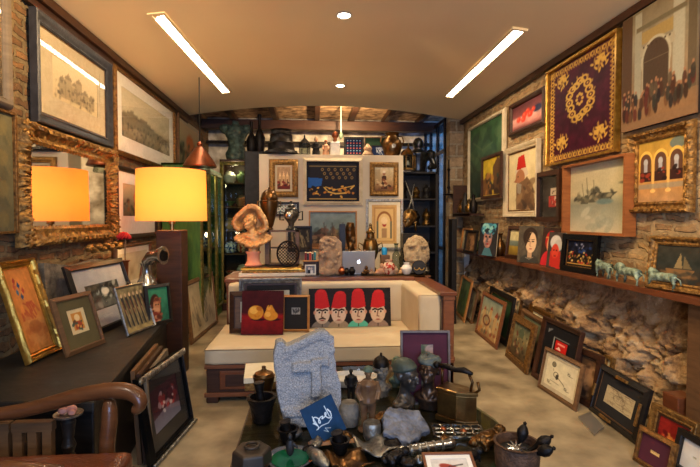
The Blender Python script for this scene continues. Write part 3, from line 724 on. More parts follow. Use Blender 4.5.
def A_boats(a):
    a.grad((0,(206,196,160)),(.45,(196,186,146)),(.6,(150,152,130)),(1,(196,190,160))).noise(.05,6)
    a.poly([(.1,.5),(.45,.42),(.8,.44),(.62,.56),(.2,.58)], (90,88,72)); a.dabs(26,.08,.38,.72,.56,[(60,58,50),(120,114,90),(170,160,126)],.03,.8,2)
    a.ell(.6,.56,.13,.04,(110,130,124)); a.ell(.9,.32,.08,.02,(110,110,90)); a.line((.3,.2),(.33,.5),.006,(90,84,66)); a.line((.42,.24),(.44,.48),.006,(90,84,66)); a.line((.22,.28),(.26,.52),.005,(90,84,66)); a.dabs(14,.2,.6,.7,.95,[(150,156,136),(212,206,176)],.05,.5,2.5)
def A_dark_boat(a):
    a.grad((0,(56,52,42)),(.5,(46,50,44)),(1,(66,46,30))).noise(.2,6); a.poly([(.2,.62),(.8,.62),(.7,.85),(.3,.85)], (124,92,56)); a.poly([(.5,.18),(.38,.6),(.55,.6)], (140,120,80)); a.poly([(.56,.25),(.56,.6),(.74,.6)], (110,96,66)); a.dabs(18,.1,.7,.9,.98,[(40,46,44),(130,96,60)],.05,.5,3)
def A_carnival(a):
    a.fill((16,18,30)); a.rect(0,.5,1,1,(26,22,18)); a.dabs(26,.04,.1,.96,.45,[(36,60,110),(30,36,60),(150,150,170)],.045); a.dabs(70,.05,.45,.95,.9,[(206,150,60),(40,30,26),(236,190,110),(120,90,50),(180,60,40)],.035); a.rect(0,.9,1,.94,(200,150,70))
def A_red_face_turban(a):
    a.fill((70,60,54)).noise(.2,5); a.poly([(.2,.95),(.2,.55),(.6,.4),(.85,.55),(.9,1)], (196,50,40)); a.ell(.5,.28,.36,.2,(214,210,200)); a.ell(.68,.36,.26,.16,(196,190,180)); a.ell(.5,.52,.24,.2,(216,72,50)); a.ell(.42,.5,.04,.02,(40,14,14)); a.ell(.6,.5,.04,.02,(40,14,14)); a.rect(.44,.64,.58,.67,(90,16,16))
def A_red_lady(a):
    a.fill((56,40,34)).noise(.15,5); a.ell(.45,.95,.42,.34,(190,40,48)); a.ell(.5,.34,.3,.26,(176,34,34)); a.ell(.5,.44,.2,.22,(206,150,112)); a.ell(.43,.42,.04,.016,(40,24,20)); a.ell(.58,.42,.04,.016,(40,24,20)); a.rect(.46,.55,.55,.57,(150,40,40)); a.rect(.2,.24,.8,.28,(206,170,90),.7)
def A_portrait(a):
    a.fill((78,70,58)).noise(.2,6); a.ell(.5,1.02,.42,.25,(56,54,48)); a.rect(.42,.62,.6,.86,(176,140,106)); a.ell(.5,.3,.3,.26,(48,36,28)); a.ell(.54,.45,.22,.28,(206,172,132)); a.ell(.47,.4,.02,.1,(176,136,100),0,.7); a.poly([(.3,.4),(.4,.2),(.56,.17),(.3,.62)], (54,40,30))
    for x in (.44,.62): a.ell(x,.42,.05,.018,(50,36,30)); a.path([(x-.06,.37),(x+.05,.365)],.009,(70,50,38))
    a.path([(.53,.42),(.5,.54),(.55,.55)],.009,(150,110,84)); a.ell(.54,.62,.06,.018,(160,84,70)); a.path([(.35,.86),(.5,.9),(.66,.84)],.01,(130,120,104))
def A_blue_face(a):
    a.fill((44,42,44)).noise(.2,6); a.ell(.5,.2,.42,.2,(60,120,140)); a.ell(.5,.45,.24,.32,(160,110,96)); a.dabs(30,.15,.05,.85,.3,[(90,170,180),(150,200,190),(36,80,110),(30,36,40)],.05); a.dabs(14,.3,.3,.7,.75,[(200,150,130),(110,60,56),(60,90,110)],.045,.6)
    for x in (.4,.6): a.ell(x,.42,.06,.03,(28,22,26))
    a.ell(.5,.64,.07,.025,(140,40,44)); a.poly([(.2,1),(.35,.76),(.65,.76),(.85,1)], (70,110,120)); a.path([(.5,.42),(.47,.56),(.54,.56)],.01,(100,60,56))
def A_horizon(a):
    a.grad((0,(206,196,150)),(.4,(190,180,136)),(.45,(110,120,110)),(.62,(96,106,96)),(.66,(150,124,50)),(1,(110,86,36))).noise(.1,6)
def A_pale(a): a.fill((200,190,160)).noise(.1,5); a.dabs(10,.2,.2,.8,.8,[(150,130,100),(120,110,96)],.08,.5)
def A_face_small(a): a.fill((96,70,48)).noise(.2,5); a.ell(.5,.5,.25,.33,(150,110,76)); a.dabs(16,.2,.2,.8,.9,[(60,44,34),(170,130,90)],.06)
def A_meadow(a): a.grad((0,(96,128,104)),(.3,(90,120,80)),(.6,(80,106,56)),(1,(96,100,60))).noise(.22,6); a.dabs(24,0,.2,1,.9,[(60,90,60),(120,140,90),(70,100,96)],.07,.5); a.line((.4,.9),(.6,.1),.012,(60,66,50),.6)
def A_city_red(a):
    a.grad((0,(120,136,126)),(.35,(156,150,120)),(1,(150,116,76))).noise(.15,6); a.dabs(40,.05,.3,.95,.95,[(186,120,60),(130,60,40),(206,180,130),(90,80,70)],.05,.8)
    for x,h in ((.2,.35),(.5,.28),(.75,.4)): a.rect(x-.06,h,x+.05,.8,(186,150,100)); a.poly([(x-.07,h),(x,h-.1),(x+.06,h)], (150,70,46))
    a.ring(.35,.6,.15,.12,.02,(90,40,30))
def A_procession(a):
    a.grad((0,(96,104,84)),(.35,(126,118,84)),(1,(74,56,36))).noise(.2,6); a.dabs(34,.15,.3,.85,.9,[(150,120,70),(60,48,36),(110,60,40),(170,150,110)],.05,.8); a.poly([(.3,.2),(.45,.1),(.6,.25),(.55,.4),(.35,.4)], (70,84,66),.7)
def A_black_red_box(a):
    a.fill((28,27,29)); a.rect(.3,.20,.76,.92,(16,15,17)); a.rect(.3,.20,.33,.92,(150,150,146)); a.rect(.3,.2,.76,.22,(120,116,110)); a.rect(.38,.24,.72,.42,(196,34,28)); a.rect(.44,.28,.66,.31,(230,150,130)); a.poly([(.42,.39),(.5,.34),(.56,.39)], (240,200,180)); a.poly([(.1,.1),(.25,.08),(.1,.18)], (150,150,150),.6)
def A_sketches(a):
    a.fill((212,200,164)).noise(.05,6); k = (70,62,50); a.ring(.24,.2,.06,.08,.015,k); a.ell(.24,.2,.045,.06,(120,110,84)); a.line((.24,.35),(.26,.42),.008,k)
    a.ell(.4,.58,.05,.09,k); a.path([(.4,.45),(.45,.6),(.62,.7),(.66,.74)],.012,k); a.ring(.36,.52,.08,.09,.01,k); a.path([(.2,.78),(.5,.8)],.008,(120,110,90))
    for x,y in ((.75,.3),(.72,.82),(.15,.86)): a.ring(x,y,.035,.04,.007,k); a.path([(x-.05,y-.06),(x+.04,y+.05),(x+.12,y+.04)],.006,k)
def A_script_map(a):
    a.fill((176,160,124)).noise(.06,6)
    for i in range(14): a.path([(a.rng.uniform(.05,.95),.06+i*.065) for q in range(2)]+[(a.rng.uniform(.05,.95),.1+i*.065)],.006,(96,80,60),.8)
    a.scrib(.1,.1,.9,.9,(90,74,56),8,.006); a.ring(.5,.5,.2,.2,.006,(96,80,60))
def A_red_gold(a): a.fill((126,30,24)).noise(.2,6); a.rect(.15,.55,.85,.9,(186,70,40)); a.dabs(14,.1,.4,.9,.95,[(206,130,60),(90,20,20)],.07)
def A_gold_label(a): a.fill((206,160,84)); a.rect(.08,.1,.92,.9,(226,190,120)); a.dabs(12,.15,.2,.85,.8,[(150,90,50),(120,60,44)],.07)
def A_pears(a):
    a.grad((0,(70,18,18)),(.5,(60,14,16)),(.58,(140,20,20)),(.72,(120,18,18)),(1,(88,16,18))).noise(.15,8)
    a.ell(.4,.66,.17,.03,(50,8,10)); a.ell(.75,.66,.18,.03,(50,8,10))
    a.ell(.34,.5,.185,.16,(206,136,40)); a.ell(.29,.45,.1,.085,(236,184,84),0,.8); a.ell(.42,.41,.07,.05,(170,100,30))
    a.ell(.7,.57,.17,.11,(206,136,40)); a.poly([(.54,.55),(.63,.33),(.72,.33),(.85,.55)], (206,136,40)); a.ell(.65,.4,.05,.05,(226,160,60)); a.ell(.63,.54,.07,.06,(240,186,90),0,.7); a.line((.65,.37),(.68,.31),.008,(60,36,20)); a.dabs(8,.3,.45,.8,.62,[(170,90,26)],.015,.5)
def A_print_small(a): a.fill((150,150,146)); a.scrib(.12,.12,.88,.88,(50,50,54),9,.03)
def A_fez_men(a):
    a.fill((34,28,26)).noise(.25,9); sk = [(206,184,160),(206,180,156),(204,174,148),(200,172,144)]
    cl = [(120,112,104),(150,130,104),(86,176,150),(140,116,100)]
    for i, (x, t) in enumerate(((.16,.03),(.36,.08),(.6,.02),(.84,.06))):
        a.ell(x,1.05,.135,.24,cl[i]); a.line((x,.84),(x,.98),.012,(60,50,44)); a.rect(x-.03,.66,x+.03,.84,sk[i])
        a.ell(x,.64,.092,.27,sk[i]); a.ell(x-.092,.62,.014,.05,(196,140,112)); a.ell(x+.092,.62,.014,.05,(196,140,112)); a.ell(x,.86,.05,.05,(170,146,122),0,.6)
        d = (-.012,.02,0,.01)[i]
        a.poly([(x-.09,.5),(x-.074+d,t+.1),(x-.045+d,t+.01),(x+.045+d,t+.01),(x+.07+d,t+.1),(x+.09,.48),(x,.53)], (186,34,34)); a.ell(x+d,t+.03,.04,.04,(196,44,40))
        for e in (-.03,.032):
            e*=1.15; a.ell(x+e,.61,.02,.03,(228,216,196)); a.ell(x+e,.615,.012,.026,(20,16,16)); a.path([(x+e-.028,.57),(x+e,.545),(x+e+.026,.565)],.02,(40,26,22))
        a.path([(x,.6),(x-.01,.73),(x+.012,.74)],.014,(120,84,66)); a.ell(x,.82,.024,.016,(140,60,52)); 
        if i in (0,): a.path([(x-.035,.785),(x,.765),(x+.035,.785)],.018,(50,36,30))
def A_signature(a):
    a.fill((16,48,78)).noise(.1,6); w = (206,216,220)
    a.path([(.2+.6*t+.05*math.sin(t*31),.47-.05*t+.12*math.sin(t*25)*(.6+.4*math.sin(t*9))) for t in [i/60 for i in range(61)]],.013,w); a.path([(.25,.3),(.3,.62),(.26,.66)],.012,w); a.path([(.68,.2),(.7,.5)],.012,w); a.path([(.22,.66),(.4,.62),(.6,.64),(.75,.56)],.009,w); a.path([(.4,.76),(.5,.84),(.46,.72),(.6,.78)],.008,w,.8)
def A_red_bird(a): a.fill((206,196,180)).noise(.06,5); a.ell(.5,.5,.3,.2,(150,60,46),.4); a.path([(.2,.7),(.5,.4),(.85,.3)],.03,(60,50,46)); a.ell(.75,.6,.1,.08,(150,150,150))
def A_blue_beads(a):
    a.fill((20,30,60))
    for i in range(5):
        for j in range(6): a.ell(.12+i*.19,.1+j*.16,.055,.05,(170,50,60) if j%2 else (70,130,170)); a.ell(.12+i*.19,.1+j*.16,.02,.02,(220,200,170))
def A_green_dark(a): a.fill((40,62,40)).noise(.2,5)
def A_blue_white(a): a.fill((30,46,84)); a.scrib(.1,.15,.9,.85,(200,206,210),7,.03)
def A_photo_couple(a): a.fill((120,124,130)); a.ell(.35,.35,.12,.16,(216,200,186)); a.ell(.62,.38,.12,.16,(206,190,176)); a.rect(.2,.55,.5,1,(40,40,46)); a.rect(.5,.58,.8,1,(210,206,200))
def A_maroon_inset(a): a.fill((120,110,80)).noise(.2,6); a.ell(.4,.5,.2,.3,(190,176,140)); a.dabs(18,0,0,1,1,[(90,60,50),(150,150,120),(60,76,60),(190,150,140)],.07,.7)

g = M
ST = dict
# ================= left wall =================
wallpic(-1, (38,12,125), (113,62,145), 'dark grey framed town engraving with a wide sand mount high on the left wall', (.085,.06,'scoop',g['pewter_frame']), A_engraving_ship, mount=((.17,.15,.15,.15),g['mount_sand']), inner=(.012,g['gilt_old']), glass=True, res=60)
wallpic(-1, (116,68,157), (176,107,170), 'gold framed landscape print in a broad cream mount, left wall above the lamp', (.045,.045,'bevel',g['gilt_old']), A_landscape_print, mount=((.17,.17,.13,.17),g['mount_white']), glass=True, res=70)
wallpic(-1, (179,113,171), (201,128,176), 'small dim print in a thin brown frame behind the copper hanging lantern', (.04,.04,'flat',g['wood_mid']), A_small_scene, mount=(.07,g['mount_sand']), res=30)
wallpic(-1, (118,163,237), (158,176,240), 'brown framed small coloured scene in a white mount beside the gold mirror', (.05,.04,'round',g['wood_dark']), A_small_scene, mount=((.13,.13,.12,.2),g['mount_white']), inner=(.012,g['gilt_old']), res=44)
wallpic(-1, (117,243,291), (152,243,286), 'brown wooden frame with pale mount partly hidden behind the coffee pots', (.04,.04,'round',g['wood_mid']), A_pale, mount=(.06,g['mount_white']), res=24)
# mirror
loc, W, H, rz = wall_rect(-1.94, (23,119,248), (117,150,239)); loc.x = -2.0
r = empty('wall_mirror', loc, rz, 0, 'large mirror in a heavily carved gold frame reflecting the yellow lamp', 'mirror')
moulding('frame', W, H, .15, .07, 'ornate', g['gilt'], r, seed=5, ornate=1, step=.008)
MB().box(-W/2+.12, -.03, .12, W/2-.12, -.02, H-.12).build('mirror_glass', g['mirror'], r)
# corner leaves carved on the mirror
for sx in (-1,1):
    for sz in (0,1):
        mb = MB(); cx, cz = sx*(W/2-.06), .06 if sz == 0 else H-.06
        for k in range(7):
            q = k*.9; mb.ell((cx+.04*math.cos(q), -.07, cz+.04*math.sin(q)), (.03,.014,.015), rot=(0,-q,0))
        mb.ell((cx,-.078,cz),(.016,.014,.016)); mb.build('corner_leaf', g['gilt'], r, smooth=True)
# carved crest under the mirror
r = empty('carved_gilt_scroll', (-1.93, 4.5, 1.27), PI/2, 0, 'carved gilt leaf scroll on the ledge under the mirror', 'ornament')
mb = MB()
for k in range(16): mb.ell(((k-8)*.045, -.03+.01*(k%2), .02+.02*math.sin(k*1.7)), (.035,.03,.018), rot=(0,.6*(-1)**k,0))
mb.build('scroll', g['gilt'], r, smooth=True)
# far left edge
a0 = onX(0,0,-1.96); 
loc, W, H, rz = wall_rect(-1.95, (-40,104,250), (21,105,222)); loc.x=-2.0
picture('tall olive damask patterned panel at the far left edge', 'panel', W, H, loc, rz, 0, (.015,.03,'flat',g['gilt_old']), A_damask, name='damask_panel')
loc, W, H, rz = wall_rect(-1.95, (-45,-90,105), (13,-5,96)); loc.x=-2.0
r = empty('oval_mirror', loc, rz, 0, 'pale mirror with a rounded brown frame, top left corner', 'mirror')
moulding('frame', W, H, .07, .06, 'round', g['wood_grey'], r); MB().box(-W/2+.06,-.03,.06,W/2-.06,-.02,H-.06).build('mirror_glass', g['mirror'], r)
# speckled board on ledge
r = empty('speckled_tablet', (-1.93, 4.0, .655), PI/2, .04, 'speckled grey stone panel standing against the wall under the mirror', 'panel')
mb = MB().prism([(-.5,0),(.62,0),(.62,.5),(.3,.54),(-.1,.52),(-.5,.58)], -.04, 0); mb.build('slab', g['stone_grey'], r)

# ================= right wall =================
wallpic(1, (467,127,205), (503,110,195), 'tall dark green abstract painting in a cream frame near the brick pier', (.05,.05,'bevel',g['cream_paint']), A_green_abstract, res=80)
loc, W, H, rz = wall_rect(2.43, (481,158,198), (501,151,199)); loc.x = 2.455
picture('small yellow street painting in a dark frame hung over the green abstract', 'picture', W, H, loc, rz, 0, (.045,.03,'flat',g['wood_dark']), A_yellow_street, res=40)
wallpic(1, (508,105,136), (543,86,125), 'still life of red fruit in a dark brown frame above the fez portrait', (.06,.05,'round',g['wood_dark']), A_red_fruit, res=60)
wallpic(1, (503,151,217), (536,137,217), 'cream framed profile of an old man in a red fez', (.07,.06,'scoop',g['cream_paint']), A_fez_profile, res=80, inner=(.02,g['gilt_old']))
wallpic(1, (545,74,168), (616,27,150), 'purple velvet textile with gold embroidery in a bright gilt frame', (.028,.05,'flat',g['gilt_bright']), A_textile, cat='framed textile', res=170, name='framed_textile')
loc, W, H, rz = wall_rect(2.5, (621,20,132), (696,-22,113)); loc.x = 2.548
canvas('large canvas of a crowd before a tall arched gate, high on the right', 'painting', W, H, loc, rz, 0, A_gate_crowd, .04, res=140, bm=g['canvas_dark'])
wallpic(1, (627,136,214), (690,118,212), 'ornate gold framed painting of three yellow arches with figures', (.085,.05,'ornate',g['gilt'],.8), A_arcade, res=100)
wallpic(1, (535,174,221), (559,168,222), 'black framed print with a red note beside the boats painting', (.05,.05,'box',g['wood_dark']), A_white_red_note, mount=(.03,g['mount_black']), glass=True, res=50)
wallpic(1, (562,167,233), (625,152,237), 'misty harbour with boats in a deep honey wood box frame', (.022,.1,'box',mat('wood_orange',(128,74,38),(160,98,52),rough=.4,scale=6,stretch=(1,1,6))), A_boats, res=90)
# on the shelf
SZ = 1.062
leanpic((637,288),(702,299),(641,236),.1,SZ,'gold beaded frame with a dark sailing boat, right end of the shelf',(.06,.035,'ornate',g['gilt'],.6),A_dark_boat, push=.06,res=60)
leanpic((560,270),(595,276),(564,234),.08,SZ,'small glossy black frame with a glittering night crowd on the shelf',(.05,.035,'box',g['black_gloss']),A_carnival,inner=(.01,g['gilt_old']),res=60)
def lcanvas(bl,br,tp,lean,z0,label,artf,cat='painting',push=0,**k):
    loc, W, H, rz = lean_rect(bl,br,tp,lean,z0); loc += Matrix.Rotation(rz,3,'Z') @ Vector((0,.02+push,0))
    return canvas(label,cat,W,H,loc,rz,lean,artf,**k)
lcanvas((546,267),(561,270),(548,232),.1,SZ,'small unframed portrait with red face and white turban on the shelf',A_red_face_turban,res=50)
lcanvas((536,265),(553,267),(540,228),.14,SZ,'small unframed portrait of a woman in a red headscarf on the shelf',A_red_lady,res=50,push=.05)
lcanvas((517,262),(541,264),(520,226),.1,SZ,'unframed portrait of a pale young woman on dark ground on the shelf',A_portrait,res=80)
leanpic((500,258),(520,261),(505,226),.12,SZ,'brown framed landscape with a pale horizon, half behind the woman portrait',(.05,.04,'bevel',g['wood_dark']),A_horizon,push=.05,res=40)
lcanvas((478,255),(495,257),(480,223),.1,SZ,'unframed portrait with a blue headdress on the shelf',A_blue_face,res=60)
leanpic((463,252),(474,254),(466,230),.14,SZ,'small black framed brown face picture at the far shelf end',(.03,.03,'flat',g['wood_black']),A_face_small,res=24)
leanpic((457,250),(465,252),(459,228),.14,SZ,'small honey framed pale picture at the far shelf end',(.03,.03,'flat',g['wood_honey']),A_pale,res=24,push=.04)

# ================= leaning on the floor at the right =================
L = .2
leanpic((450,291),(458,296),(451,276),L,.0,'small teal picture in a thin brown frame, farthest of the leaning row',(.03,.03,'flat',g['wood_mid']),A_meadow,res=24)
leanpic((454,312),(463,323),(465.5,277),L,.0,'green meadow painting in a honey wood frame beside the sofa arm',(.04,.03,'bevel',g['wood_honey']),A_meadow,res=50)
leanpic((462,318),(467,324),(472,290),L,.0,'narrow pale frame edge leaning behind the green meadow painting',(.03,.03,'flat',g['wood_mid']),A_pale,res=20,push=.05)
leanpic((474,332),(495,350),(482,291),L,.0,'red-brown framed painting of a hillside town leaning at the stone wall',(.045,.03,'bevel',g['wood_red']),A_city_red,res=70)
leanpic((481,327),(503,347),(488.5,286),.17,.0,'black frame with gilt slip leaning directly behind the hillside town',(.06,.03,'flat',g['wood_black']),A_green_dark,res=24,inner=(.015,g['gilt_old']),push=.03)
leanpic((488,325),(509,344),(494,283),.14,.0,'large pale gold frame leaning at the back of the hillside town stack',(.06,.04,'scoop',g['gilt_old']),A_pale,res=24,push=.06)
leanpic((503.5,356),(524,375),(514,314),L,.0,'brown and gilt framed procession painting leaning on the floor',(.07,.045,'bevel',g['gilt_old']),A_procession,res=70)
leanpic((511,352),(531,371),(520,309),.17,.0,'mid brown frame leaning just behind the procession painting',(.06,.04,'round',g['wood_mid']),A_procession,res=24,push=.03)
leanpic((518,349),(538,368),(526,304),.13,.0,'old gilt frame leaning at the back of the procession stack',(.07,.045,'scoop',g['gilt_old']),A_pale,res=24,push=.06)
leanpic((526,376),(561,403),(540,317),L,.0,'large dark frame with a red card on black ground',(.045,.04,'scoop',g['wood_dark']),A_black_red_box,push=.05,res=90)
leanpic((536,387),(574,412),(547,348),L,.0,'brown framed sheet of small ink sketches leaning in front of the red card frame',(.03,.03,'bevel',g['wood_mid']),A_sketches,mount=(.03,g['mount_sand']),inner=(.008,g['gilt_old']),glass=False,res=100)
leanpic((561,398),(584,412),(575,350),.16,.0,'plain dark frame leaning between the ink sketches and the gilt-strapped map',(.05,.04,'flat',g['wood_dark']),A_face_small,res=24,push=.08)
leanpic((588,404),(596,410),(597,355),.15,.0,'narrow gilt frame edge leaning behind the dark framed map',(.03,.03,'flat',g['gilt']),A_pale,res=20,push=.07)
r = leanpic((587,410),(634,446),(600,364),.25,.0,'black frame with an old map and four gilt straps',(.045,.04,'bevel',g['wood_black']),A_script_map,mount=(.075,g['mount_black']),inner=(.008,g['wood_mid']),res=80)
# gilt straps across the moulding
loc, W, H, rz = lean_rect((587,410),(634,446),(600,364),.25,0)
for (x,z,a,b) in ((.02,H-.03,.14,.022),(-.05,.03,.14,.022),(-W/2+.03,H*.45,.022,.1),(W/2-.03,H*.5,.022,.16)):
    MB().box(x-a/2,-.052,z-b/2,x+a/2,-.038,z+b/2).build('gilt_strap', g['gilt'], r, bevel=.003)
leanpic((636,449),(680,477),(653,407),.2,.0,'gilt frame round a red painting behind the small maroon mount',(.05,.04,'scoop',g['gilt']),A_red_gold,inner=(.015,g['wood_dark']),res=40,push=.05)
leanpic((631,460),(668,484),(640,426),.22,.0,'small brown and gilt frame with a gold label on a maroon mount',(.03,.03,'bevel',g['gilt_old']),A_gold_label,mount=((.075,.075,.08,.07),g['mount_maroon']),res=40)
leanpic((676,467),(712,492),(690,431),.2,.0,'black frame with a cream mount in the bottom right corner',(.04,.035,'flat',g['wood_black']),A_pale,mount=(.08,g['mount_white']),res=30,push=-.04)
# card on floor
c1,c2,c3,c4 = [onZ(*p,0.002) for p in ((578,418),(590,413),(604,428),(594,436))]
mb = MB(); mb.add([c1,c2,c3,c4]+[p+Vector((0,0,.012)) for p in (c1,c2,c3,c4)], [(0,1,2,3),(4,5,6,7),(0,1,5,4),(1,2,6,5),(2,3,7,6),(3,0,4,7)])
tag(mb.build('floor_card', g['aluminium']), 'small silvery card lying on the floor before the map frame', 'card')
# right upright post
struct(MB().box(2.45, 2.70, 0, 2.58, 2.85, 1.01).build('post_wood', g['wood_mid'], bevel=.004))
tag(MB().box(2.42, 2.88, .0, 2.56, 3.02, .36).build('wood_block', g['mahogany'], bevel=.01), 'red-brown wooden block standing behind the gilt frames at the right', 'block')

# ================= display wall =================
Fz = (PY-.005)
def facepic(x0,y0,x1,y1,label,st,artf,Y=None,**k):
    Y = Y or Fz; a = onY(x0,y1,Y-st[1]); b = onY(x1,y0,Y-st[1])
    return picture(label,k.pop('cat','picture'),b.x-a.x,b.z-a.z,((a.x+b.x)/2,Y,a.z),0,0,st,artf,**k)
facepic(269,159,298,197,'gold framed picture of three domed towers on the white display wall',(.08,.05,'round',g['gilt']),A_domes,mount=(.03,g['mount_sand']),res=50)
facepic(303,158,363,205,'wide silver framed night boat with gold lettering on the display wall',(.05,.05,'bevel',g['cream_paint']),A_calligraphy_boat,res=110)
facepic(370,162,399,196,'small gold framed standing man on the display wall',(.07,.05,'round',g['gilt']),A_standing_man,res=50)
facepic(275,202,299,216,'dark framed strip of blue and yellow tiles on the display wall',(.03,.03,'flat',g['wood_black']),A_tile_star,res=50)
facepic(366,199,403,250,'cream framed architectural arch print on the display wall',(.035,.03,'flat',g['silver_old']),A_arch_print,mount=(.05,g['paper']),res=80)
facepic(309,211,357,249,'grey harbour painting in a thin wood frame low on the display wall',(.02,.03,'flat',g['wood_honey']),A_harbour_grey,res=70)
facepic(288,226,312,252,'black framed dark picture behind the seated dark bust',(.025,.03,'flat',g['wood_black']),A_dark_inscription,Y=6.42,res=30)
# ================= sofa =================
sx0, sx1, sy0, sy1 = -.89, 1.24, 3.96, 5.12
s = empty('sofa', (0,0,0), 0, 0, 'long cream cushioned sofa with a dark wood panelled base and back rail', 'sofa')
M['mahog'] = M['mahogany']
MB().box(sx0,sy0+.02,.05,sx1,sy1,.31).build('base', M['wood_dark'], s, bevel=.006)
for x in (sx0, .17, sx1-.1):
    for y in (sy0+.0, sy1-.1): MB().box(x,y,0,x+.1,y+.1,.06).build('foot', M['wood_dark'], s, bevel=.01)
MB().box(sx0-.015,sy0,.29,sx1,sy0+.06,.325).box(sx0-.015,sy0,.05,sx1,sy0+.03,.085).build('base_moulding', M['wood_red'], s, bevel=.005)
for x in (-.78, -.1, .58):
    d = MB().box(x,sy0+.005,.11,x+.52,sy0+.025,.27).build('drawer', M['mahogany'], s, bevel=.008)
    MB().box(x+.05,sy0-.002,.14,x+.47,sy0+.006,.24).build('drawer_panel', M['wood_dark'], d, bevel=.003)
    mb = MB(); mb.tube([(x+.26+.045*math.cos(a),sy0-.012,.19+.025*math.sin(a)) for a in np.linspace(0,2*PI,17)[:-1]],.004,6,closed=True); mb.ell((x+.26,sy0-.008,.19),(.02,.008,.014)); mb.build('drawer_pull', M['brass'], d, smooth=True)
def soft(x0,y0,z0,x1,y1,z1,name,m,parent,wr=.008,seed=0,seg=26):
    bm = bmesh.new(); bmesh.ops.create_cube(bm,size=1)
    bmesh.ops.bevel(bm, geom=bm.edges[:], offset=.08, segments=3, profile=.6, affect='EDGES') if False else None
    bmesh.ops.subdivide_edges(bm, edges=bm.edges[:], cuts=seg, use_grid_fill=True)
    W,D,H = x1-x0,y1-y0,z1-z0; e = .03
    for v in bm.verts:
        p = Vector(((v.co.x+.5)*W,(v.co.y+.5)*D,(v.co.z+.5)*H)); c = Vector((min(max(p.x,e),W-e),min(max(p.y,e),D-e),min(max(p.z,e),H-e)))
        dv = p-c
        if dv.length > 1e-6: p = c+dv.normalized()*e if dv.length > e*.99 else p
        q = noise.noise(Vector(((x0+p.x)*9+seed,(y0+p.y)*3,(z0+p.z)*5)))+.5*noise.noise(Vector(((x0+p.x)*22+seed,(y0+p.y)*6,z0+p.z)))
        n = (p-Vector((W/2,D/2,H/2))); n = Vector((n.x/W,n.y/D,n.z/H)); k = max(range(3), key=lambda i: abs(n[i]))
        p[k] += math.copysign(wr*q, n[k]); v.co = p+Vector((x0,y0,z0))
    me = bpy.data.meshes.new(name); bm.to_mesh(me); bm.free()
    return put(name, me, m, parent, True)
sc_ = soft(sx0-.01,sy0-.02,.325,sx1-.04,sy1-.2,.465,'seat_cushion',M['cushion'],s,.007)
def piping(pts, parent): return MB().tube(pts,.005,6,closed=True).build('piping', M['cushion_edge'], parent, smooth=True)
piping([(sx0-.01,sy0-.018,.455),(sx1-.04,sy0-.018,.455),(sx1-.04,sy1-.3,.455),(sx0-.01,sy1-.3,.455)], sc_)
bc = soft(sx0+.03,sy1-.26,.46,sx1-.2,sy1-.1,.885,'back_cushion',M['cushion'],s,.008,5)
ac = soft(sx1-.3,sy0+.08,.455,sx1-.1,sy1-.1,.88,'arm_cushion',M['cushion'],s,.006,9)
piping([(sx1-.3,sy0+.083,.46),(sx1-.3,sy0+.083,.875),(sx1-.1,sy0+.083,.875),(sx1-.1,sy0+.083,.46)], ac)
MB().box(sx0,sy1-.1,.3,sx1,sy1,.88).build('back_panel', M['wood_dark'], s)
MB().box(sx0-.03,sy1-.14,.88,sx1+.02,sy1+.01,.915).build('back_rail', M['mahogany'], s, bevel=.006)
MB().box(sx1-.1,sy0+.06,.3,sx1-.01,sy1,.88).build('arm_panel', M['wood_dark'], s)
MB().box(sx1-.13,sy0+.0,.88,sx1+.02,sy1+.01,.915).build('arm_rail', M['mahogany'], s, bevel=.006)
for (x,y) in ((sx1-.09,sy0+.02),(sx0-.01,sy1-.13)):
    MB().box(x,y,.05,x+.09,y+.09,.88).box(x-.008,y-.008,.84,x+.098,y+.098,.88).box(x-.008,y-.008,.3,x+.098,y+.098,.34).build('post', M['wood_red'], s, bevel=.005)
    
# things on the sofa seat (z .47)
Z = .472
leanpic((239,332),(302,330),(239,279),.06,Z,'silver-white framed picture at the back of the sofa stack, under the gilt boards',(.05,.04,'scoop',M['silver_old']),A_pale,mount=(.05,M['mount_black']),push=.0,res=40,inner=(.02,M['wood_dark']))
leanpic((229,334),(275,333),(233,292),.1,Z,'plain brown wooden frame behind the pear painting on the sofa',(.05,.045,'bevel',M['wood_dark']),A_pale,mount=(.05,M['wood_mid']),push=.0,res=30)
leanpic((281,333),(309,333),(282,296),.12,Z,'honey edged black mount with a tiny print beside the pears',(.022,.03,'bevel',M['wood_honey']),A_print_small,mount=((.07,.07,.1,.14),M['mount_black']),push=.04,res=30)
lcanvas((241,335),(283,335),(244,291),.16,Z,'unframed red canvas with two golden pears propped on the sofa',A_pears,res=90,bm=M['canvas_dark'])
lcanvas((309,328),(391,326),(309,289),.12,Z,'long dark canvas of four men in red fez hats',A_fez_men,res=200,bm=M['canvas_dark'],push=.0)

# ================= console behind the sofa =================
DZ = .93
t = empty('console_table', (0,0,0), 0, 0, 'long wooden console with a glass top behind the sofa, crowded with ornaments', 'console table')
MB().box(-.92,5.15,.02,1.28,5.75,.90).build('cabinet_body', M['wood_dark'], t, bevel=.006)
MB().box(-.95,5.13,.90,1.33,5.78,.915).build('wooden_top', M['wood_red'], t, bevel=.004)
MB().box(-.3,5.13,.916,1.36,5.78,.928).build('glass_top', M['table_glass'], t)
